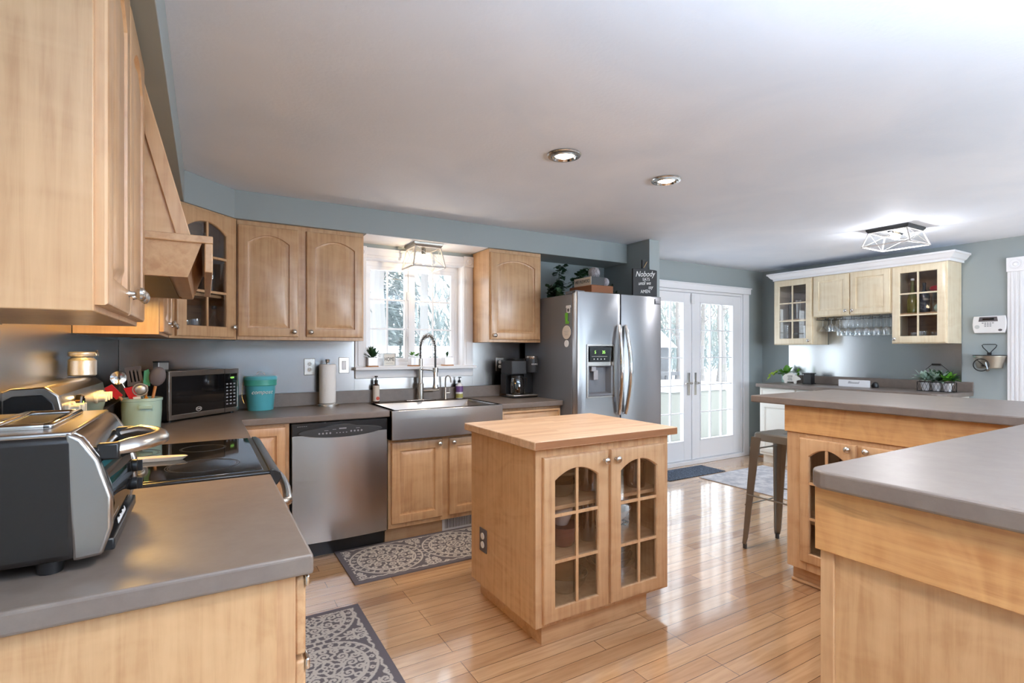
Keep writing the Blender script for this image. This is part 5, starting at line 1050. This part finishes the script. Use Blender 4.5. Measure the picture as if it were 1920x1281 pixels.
bowl('stoneware_pot', 'plum stoneware pot on the island middle left shelf', (1.50, 2.04, I2), .085, .10, 'terracotta', 'pot'); bowl('ramekin', 'white ceramic ramekin standing in the plum stoneware pot', (1.49, 2.04, I2 + .101), .06, .09, 'ceramic', 'ramekin')
tumbler('tall_vase', 'tall smoked glass vase on the island middle shelf', (1.645, 2.03, I2), .20, .042, 'amber_glass', 'vase')
for i, (lb, r, z, m) in enumerate((('lower white ceramic serving bowl on the island middle right shelf', .13, 0, 'ceramic'), ('upper white ceramic serving bowl with a grey cover', .135, .085, 'ceramic'))):
    bowl('serving_bowl', lb, (1.855, 2.13, I2 + .03 + z), r, .08, m)
tag(build('bowl_cover', MB().lathe([(.125, 0), (.115, .03), (.05, .04), (.002, .042)], (0, 0, 0), 24), 'grey_tool', loc=(1.855, 2.13, I2 + .196)), 'grey lid on the stacked white serving bowls', 'lid')
ir = thing('wire_trivet', 'black scrolled iron stand under the white serving bowls', 'stand', (1.855, 2.13, I2)); build('ring', MB().tube(arc((0, 0), .09, 0, 2 * PI, 24, 'xy', .028)[:-1], .003, 6, True), 'iron', ir)
for sx in (-1, 1): build('scroll', MB().tube([(sx * .09, -.03, .028), (sx * .12, -.04, .012), (sx * .10, -.04, .003), (sx * .08, -.035, .01)], .003, 6).tube([(sx * .09, -.03, .028), (sx * .13, -.03, .09), (sx * .145, -.03, .10), (sx * .14, -.03, .07)], .003, 6), 'iron', ir)
bowl('mixing_bowl', 'large glass mixing bowl low left inside the island', (1.55, 2.10, I1), .12, .09, 'dark_glass'); cb_ = tag(build('cutting_board', MB().box(-.11, -.007, 0, .11, .007, .15), 'tool_wood', bevel=.004, loc=(1.53, 2.10, I1 + .012)), 'wooden board standing in the glass bowl low in the island', 'cutting board')
for i, (r, lb) in enumerate(((.13, 'largest nested glass bowl low right in the island'), (.12, 'middle nested glass bowl low right in the island'), (.11, 'smallest nested glass bowl low right in the island'))): bowl('mixing_bowl', lb, (1.87, 2.12, I1 + i * .035), r, .08, 'dark_glass')
bowl('footed_dish', 'purple tinted glass dish at the bottom of the peninsula cabinet', (3.02, 1.46, .119), .07, .06, 'amber_glass', 'dish')

# bar top things
def foliage(t, n, r, zc, L, w_, mats, seed, name='foliage', flat=.6):
    R = random.Random(seed)
    for mi, mname in enumerate(mats):
        lf = MB()
        for i in range(n):
            a = R.uniform(0, 2 * PI); e = R.uniform(-.1, 1.2); b = Vector((math.cos(a) * r * R.random() * .6, math.sin(a) * r * R.random() * .6, zc + R.random() * r * flat)); d = Vector((math.cos(a) * math.cos(e), math.sin(a) * math.cos(e), math.sin(e)))
            lf.leaf(b, b + d * L * R.uniform(.6, 1.1), w_ * R.uniform(.7, 1.2), .01)
        build(name, lf, mname, t, smooth=0)
pp_ = thing('pothos_plant', 'trailing green pothos behind the pig sign on the bar', 'plant', (6.05, 3.70, BT))
build('pot', MB().lathe([(.036, 0), (.04, .004), (.044, .09), (.040, .09), (.036, .08)], (0, 0, 0), 20), 'mint', pp_); foliage(pp_, 34, .06, .10, .10, .055, ['leaf_bright'], 3)
lf = MB(); R = random.Random(5)
for i in range(16): a = i / 16; b = Vector((-.05 - .02 * a, .05 + .13 * a, .14 - .09 * a * a + R.uniform(-.02, .02))); lf.leaf(b, b + Vector((R.uniform(-.03, .01), R.uniform(.0, .05), -.03)), .032)
build('trailing_stem', lf, 'leaf_lime', pp_, smooth=0)
lf = MB()
for i in range(5): b = Vector((-.02, -.17, .07 + i * .022)); lf.leaf(b, b + Vector((-.01, -.01 if i % 2 else .015, .04)), .03)
build('upright_sprig', lf, 'leaf_bright', pp_, smooth=0)
pg = thing('pig_sign', 'whitewashed wooden pig cutout sign in front of the pothos', 'sign', (5.93, 3.57, BT))
Rp = [(.095, .055), (.088, .085), (.06, .105), (.03, .115), (-.03, .113), (-.062, .098), (-.075, .10), (-.080, .088), (-.10, .078), (-.118, .062), (-.116, .045), (-.095, .042), (-.075, .035), (-.07, .0), (-.045, .0), (-.042, .022), (.035, .022), (.04, .0), (.068, .0), (.075, .03)]
build('cutout', MB().prism([(y, z) for y, z in Rp], 'x', 0, .018), 'sign_white', pg, .002)
build('lettering', MB().text('HOME', .022, Matrix.Translation((-.001, 0, .085)) @ Matrix.Rotation(-PI / 2, 4, 'Z') @ Matrix.Rotation(PI / 2, 4, 'X')).text('sweet', .020, Matrix.Translation((-.001, 0, .064)) @ Matrix.Rotation(-PI / 2, 4, 'Z') @ Matrix.Rotation(PI / 2, 4, 'X')).text('HOME', .020, Matrix.Translation((-.001, 0, .043)) @ Matrix.Rotation(-PI / 2, 4, 'Z') @ Matrix.Rotation(PI / 2, 4, 'X')), 'grey_tool', pg)
build('handle_hole_cap', MB().box(.002, -.022, .113, .016, .022, .122), 'sign_white', pg)
ln = thing('candle_lantern', 'small black metal lantern right of the pig sign', 'lantern', (6.0, 3.385, BT), 0)
build('base', MB().box(-.05, -.05, 0, .05, .05, .012), 'black', ln, .002); build('cage', MB().box(-.042, -.042, .012, .042, .042, .118), 'black', ln, .002); build('lid', MB().box(-.052, -.052, .118, .052, .052, .130), 'black', ln, .002)
for y in (-.048, .048): build('post', MB().cyl((-.048, y, .01), (-.048, y, .12), .003, n=6), 'iron', ln)
ls = thing('word_sign', 'long white wooden word sign lying along the bar back', 'sign', (5.90, 2.863, BT)); build('board', MB().box(0, -.15, 0, .03, .15, .075), 'white', ls, .003)
build('lettering', MB().text('Blessed', .036, Matrix.Translation((-.001, 0, .048)) @ Matrix.Rotation(-PI / 2, 4, 'Z') @ Matrix.Rotation(PI / 2, 4, 'X'), shear=.3), 'grey_plastic', ls)
tag(build('dark_scoop', MB().lathe([(.03, 0), (.035, .02), (.025, .05), (.005, .06)], (0, 0, 0), 16), 'black', loc=(6.0, 2.70, BT)), 'small black rounded trinket right of the long white sign', 'trinket')
for i, (y, m2, lb) in enumerate(((2.235, ['leaf_sage'], 'left white pot with silvery sage leaves on the bar'), (2.15, ['leaf_sage', 'leaf'], 'middle white pot with sage and dark leaves on the bar'), (2.065, ['leaf', 'leaf_bright'], 'right white pot with glossy green leaves on the bar'))):
    t = thing('potted_herb', lb, 'potted plant', (5.93, y, BT + .006), 0, 'three white pots in the wire caddy')
    build('pot', MB().lathe([(.026, 0), (.027, .003), (.038, .062), (.043, .064), (.043, .082), (.038, .082), (.034, .07)], (0, 0, 0), 22), 'ceramic', t); foliage(t, 34 if i else 60, .055, .09, .115 if i < 2 else .10, .034 if i < 2 else .046, m2, 20 + i)
wc = thing('wire_caddy', 'black wire caddy around the three white herb pots', 'caddy', (5.93, 2.15, BT))
w_ = MB()
for x in (-.05, .05):
    for y in (-.135, .135): w_.cyl((x, y, 0), (x, y, .09), .003, n=6)
for z in (.004, .088): w_.tube([(-.05, -.135, z), (.05, -.135, z), (.05, .135, z), (-.05, .135, z)], .003, 6, True)
for x in (-.05, .05):
    for i in range(9): y0 = -.135 + i * .03; w_.cyl((x, y0, .004), (x, y0 + .03, .088), .0014, n=5).cyl((x, y0 + .03, .004), (x, y0, .088), .0014, n=5)
build('frame', w_, 'iron', wc); build('handle', MB().cyl((0, -.035, .255), (0, .035, .255), .010, n=10), 'black', wc); build('bail', MB().tube([(0, -.135, .09), (0, -.09, .20), (0, -.035, .255)], .0022, 6).tube([(0, .135, .09), (0, .09, .20), (0, .035, .255)], .0022, 6), 'iron', wc)

# alarm panel and bucket planter
al = thing('alarm_keypad', 'white security alarm keypad on the grey wall by the door', 'keypad', (XR, 1.842, 1.555), -PI / 2)
ap = [(-.105, -.078), (.105, -.078), (.117, -.04), (.120, 0), (.117, .045), (.110, .078), (-.110, .078), (-.117, .045), (-.120, 0), (-.117, -.04)]
build('housing', MB().prism(ap, 'y', -.03, 0), 'white_plastic', al, .005, seg=3); build('display_bezel', MB().prism([(-.075, .028), (.062, .028), (.056, .070), (-.068, .070)], 'y', -.0315, -.03), 'grey_tool', al, .0005); build('display', MB().box(-.045, -.033, .042, .035, -.0315, .058), 'black_gloss', al)
kk = MB()
for r in range(3):
    for c_ in range(5 if r == 0 else 3): kk.box(-.05 + c_ * .018 + (0 if r == 0 else .018), -.033, .010 - r * .014, -.038 + c_ * .018 + (0 if r == 0 else .018), -.030, .018 - r * .014)
build('keys', kk, 'grey_plastic', al); build('logo', MB().lathe([(.013, 0), (.013, .001)], (.078, -.030, -.052), 20, '-y', sx=1.1, sy=.8), 'grey_tool', al); build('speaker', MB().lathe([(.018, 0), (.018, .0008)], (-.085, -.030, -.02), 20, '-y'), 'sign_grey', al)
bu = thing('wall_bucket', 'ribbed galvanised half bucket hanging on the grey wall', 'wall planter', (XR, 1.842, 1.155), -PI / 2)
loops = []
for i in range(15): z = .115 * i / 14; w2 = .088 + .030 * i / 14 + (.004 if i % 2 else 0); loops.append([(w2 * math.cos(a), -.01 - .095 * (w2 / .118) * math.sin(a), z) for a in [PI * j / 20 for j in range(21)]])
build('pail', MB().loft(loops, True, False), 'rust', bu, smooth=60); build('rim', MB().tube([(.12 * math.cos(a), -.008 - .098 * math.sin(a), .117) for a in [PI * j / 20 for j in range(21)]] , .004, 8).tube([(-.12, -.008, .117), (.12, -.008, .117)], .004, 8), 'iron', bu)
build('handle', MB().tube([(-.008, -.02, .125), (-.012, -.02, .15), (-.045, -.02, .19), (-.052, -.02, .21), (-.042, -.02, .218), (.042, -.02, .218), (.052, -.02, .21), (.045, -.02, .19), (.012, -.02, .15), (.008, -.02, .125)], .0035, 7).box(-.014, -.028, .115, .014, -.012, .145), 'iron', bu)
wl = [(-.03 + .055 * math.cos(2 * PI * i / 28), -.118, .03 + .055 * math.sin(2 * PI * i / 28)) for i in range(28)]
build('tool_wheel', MB().tube(wl, .004, 6, True).cyl((-.06, -.118, .078), (.03, -.118, -.012), .003, n=6).lathe([(.010, 0), (.010, .012)], (-.012, -.12, .025), 14, '-y'), 'iron', bu)
build('corkscrew', MB().cyl((.005, -.125, .055), (.018, -.125, -.01), .006, n=8).lathe([(.013, 0), (.013, .01)], (.02, -.12, -.015), 16, '-y'), 'chrome', bu)
tag(build('cork_bag', MB().sphere((0, 0, 0), (.03, .05, .016), 14, 8), 'mint', loc=(XR - .055, 1.90, 1.262)), 'pale green packet lying in the wall bucket', 'packet')

# ------------------------------------------------------------------ sill plants and sign
SZ = 1.1905
def cubepot(x, y, r=.038, h=.07):
    pass
for x, kind, lb in ((1.110, 'spike', 'spiky succulent in a white pot at the left of the sill'), (1.450, 'leafy', 'leafy green plant in a white pot behind the faucet'), (1.741, 'cactus', 'small upright succulent in a white pot right on the sill')):
    t = thing('sill_plant', lb, 'potted plant', (x, 3.992, SZ)); build('saucer', MB().box(-.042, -.042, 0, .042, .042, .008), 'tool_wood', t, .002); build('pot', MB().box(-.037, -.037, .008, .037, .037, .072), 'ceramic', t, .003)
    build('soil', MB().box(-.033, -.033, .07, .033, .033, .074), 'brown_bottle', t)
    lf = MB(); R = random.Random(hash(kind) % 7 if False else len(kind))
    if kind == 'spike':
        for i in range(70): a = R.uniform(0, 2 * PI); e = R.uniform(.1, 1.5); L = R.uniform(.07, .105); lf.leaf((0, 0, .07), (L * math.cos(a) * math.cos(e), L * math.sin(a) * math.cos(e) * .7, .07 + L * math.sin(e)), .020)
        build('foliage', lf, 'leaf', t, smooth=0)
    elif kind == 'leafy':
        for i in range(26): a = R.uniform(0, 2 * PI); b = Vector((.015 * math.cos(a), .015 * math.sin(a), .07 + R.uniform(0, .03))); lf.leaf(b, b + Vector((.035 * math.cos(a), .03 * math.sin(a), R.uniform(-.01, .03))), .022)
        build('foliage', lf, 'leaf_bright', t, smooth=0)
    else:
        for i in range(9): a = i * .7; lf.leaf((0, 0, .07), (.014 * math.cos(a), .014 * math.sin(a), .07 + R.uniform(.03, .06)), .016)
        build('foliage', lf, 'leaf', t, smooth=0)
hm = thing('home_sign', 'small framed HOME sign leaning on the window sill', 'sign', (1.276, 4.075, SZ)); build('frame', MB().loft([rect(-.052, .052, 0, .105, .012), rect(-.052, .052, 0, .105, 0), rect(-.044, .044, .008, .097, 0), rect(-.044, .044, .008, .097, .006)], True, True), 'sign_grey', hm)
build('sign_face', MB().box(-.044, .004, .008, .044, .008, .097), 'sign_white', hm); build('lettering', MB().text('HOME', .036, Matrix.Translation((0, .0035, .055)) @ Matrix.Rotation(PI / 2, 4, 'X') @ Matrix.Scale(1.25, 4, (0, 1, 0)) @ Matrix.Scale(.8, 4, (1, 0, 0))).box(-.03, .003, .024, .03, .004, .0255), 'letter_dark', hm)

# ------------------------------------------------------------------ light fixtures
def can(x, y, lb):
    t = thing('recessed_light', lb, 'ceiling light', (x, y, CEIL)); build('trim_ring', MB().lathe([(.085, 0), (.088, -.004), (.084, -.010), (.070, -.012), (.066, -.003)], (0, 0, 0), 36, caps=False), 'nickel', t)
    build('gimbal', MB().lathe([(.067, -.002), (.064, -.014), (.058, -.016), (.050, -.006)], (.003, 0, 0), 32, caps=False), 'chrome', t); build('lens', MB().lathe([(.052, -.004), (.040, -.010), (.002, -.013)], (0, 0, 0), 28, caps=False), 'can_bulb', t)
can(1.6, 2.165, 'lit recessed ceiling light, nearer of the two above the island'); can(2.354, 2.173, 'lit recessed ceiling light, right of the two above the island')
def cage(lb, loc, ht, hb, H, sockets, plate='bronze', frame='shade_white'):
    t = thing('flush_mount_light', lb, 'ceiling light', loc)
    def q(h_, z): return [(-h_, -h_, z), (h_, -h_, z), (h_, h_, z), (-h_, h_, z)]
    build('ceiling_plate', MB().loft([q(ht + .012, 0), q(ht + .012, -.012), q(ht, -.030), q(ht - .01, -.030)]), plate, t)
    fm = MB(); a, b = ht - .004, hb; tp, bt_ = q(a, -.030), q(b, -H)
    for i in range(4): fm.cyl(tp[i], bt_[i], .006, n=4); j = (i + 1) % 4; fm.cyl(bt_[i], bt_[j], .007, n=4).cyl(tp[i], tp[j], .005, n=4); fm.cyl(tp[i], bt_[j], .002, n=4).cyl(tp[j], bt_[i], .002, n=4)
    build('cage_frame', fm, frame, t)
    for i in range(4): j = (i + 1) % 4; build('glass_side', MB().add([tuple(v * .985 for v in p[:2]) + (p[2],) for p in (tp[i], tp[j], bt_[j], bt_[i])], [(0, 1, 2, 3)]), 'lamp_glass', t, smooth=0)
    for (dx, dy, tilt) in sockets:
        mb = MB().lathe([(.016, 0), (.016, -.04), (.012, -.045)], (0, 0, 0), 14); bb = MB().lathe([(.010, -.043), (.014, -.055), (.026, -.085), (.024, -.105), (.006, -.122)], (0, 0, 0), 16)
        mx = Matrix.Translation((dx, dy, -.028)) @ Matrix.Rotation(tilt, 4, 'Y'); s = build('socket', mb.xf(mx), plate, t); build('bulb', bb.xf(mx), 'bulb', s)
    return t
cage('warm lit farmhouse cage light above the sink window', (1.48, 3.855, 2.146), .105, .130, .185, [(0, 0, 0)])
cage('square cage ceiling light with two bulbs in the dining area', (4.935, 2.07, CEIL), .142, .175, .145, [(-.10, 0, -1.15), (.10, 0, 1.15)], 'dark_grey')
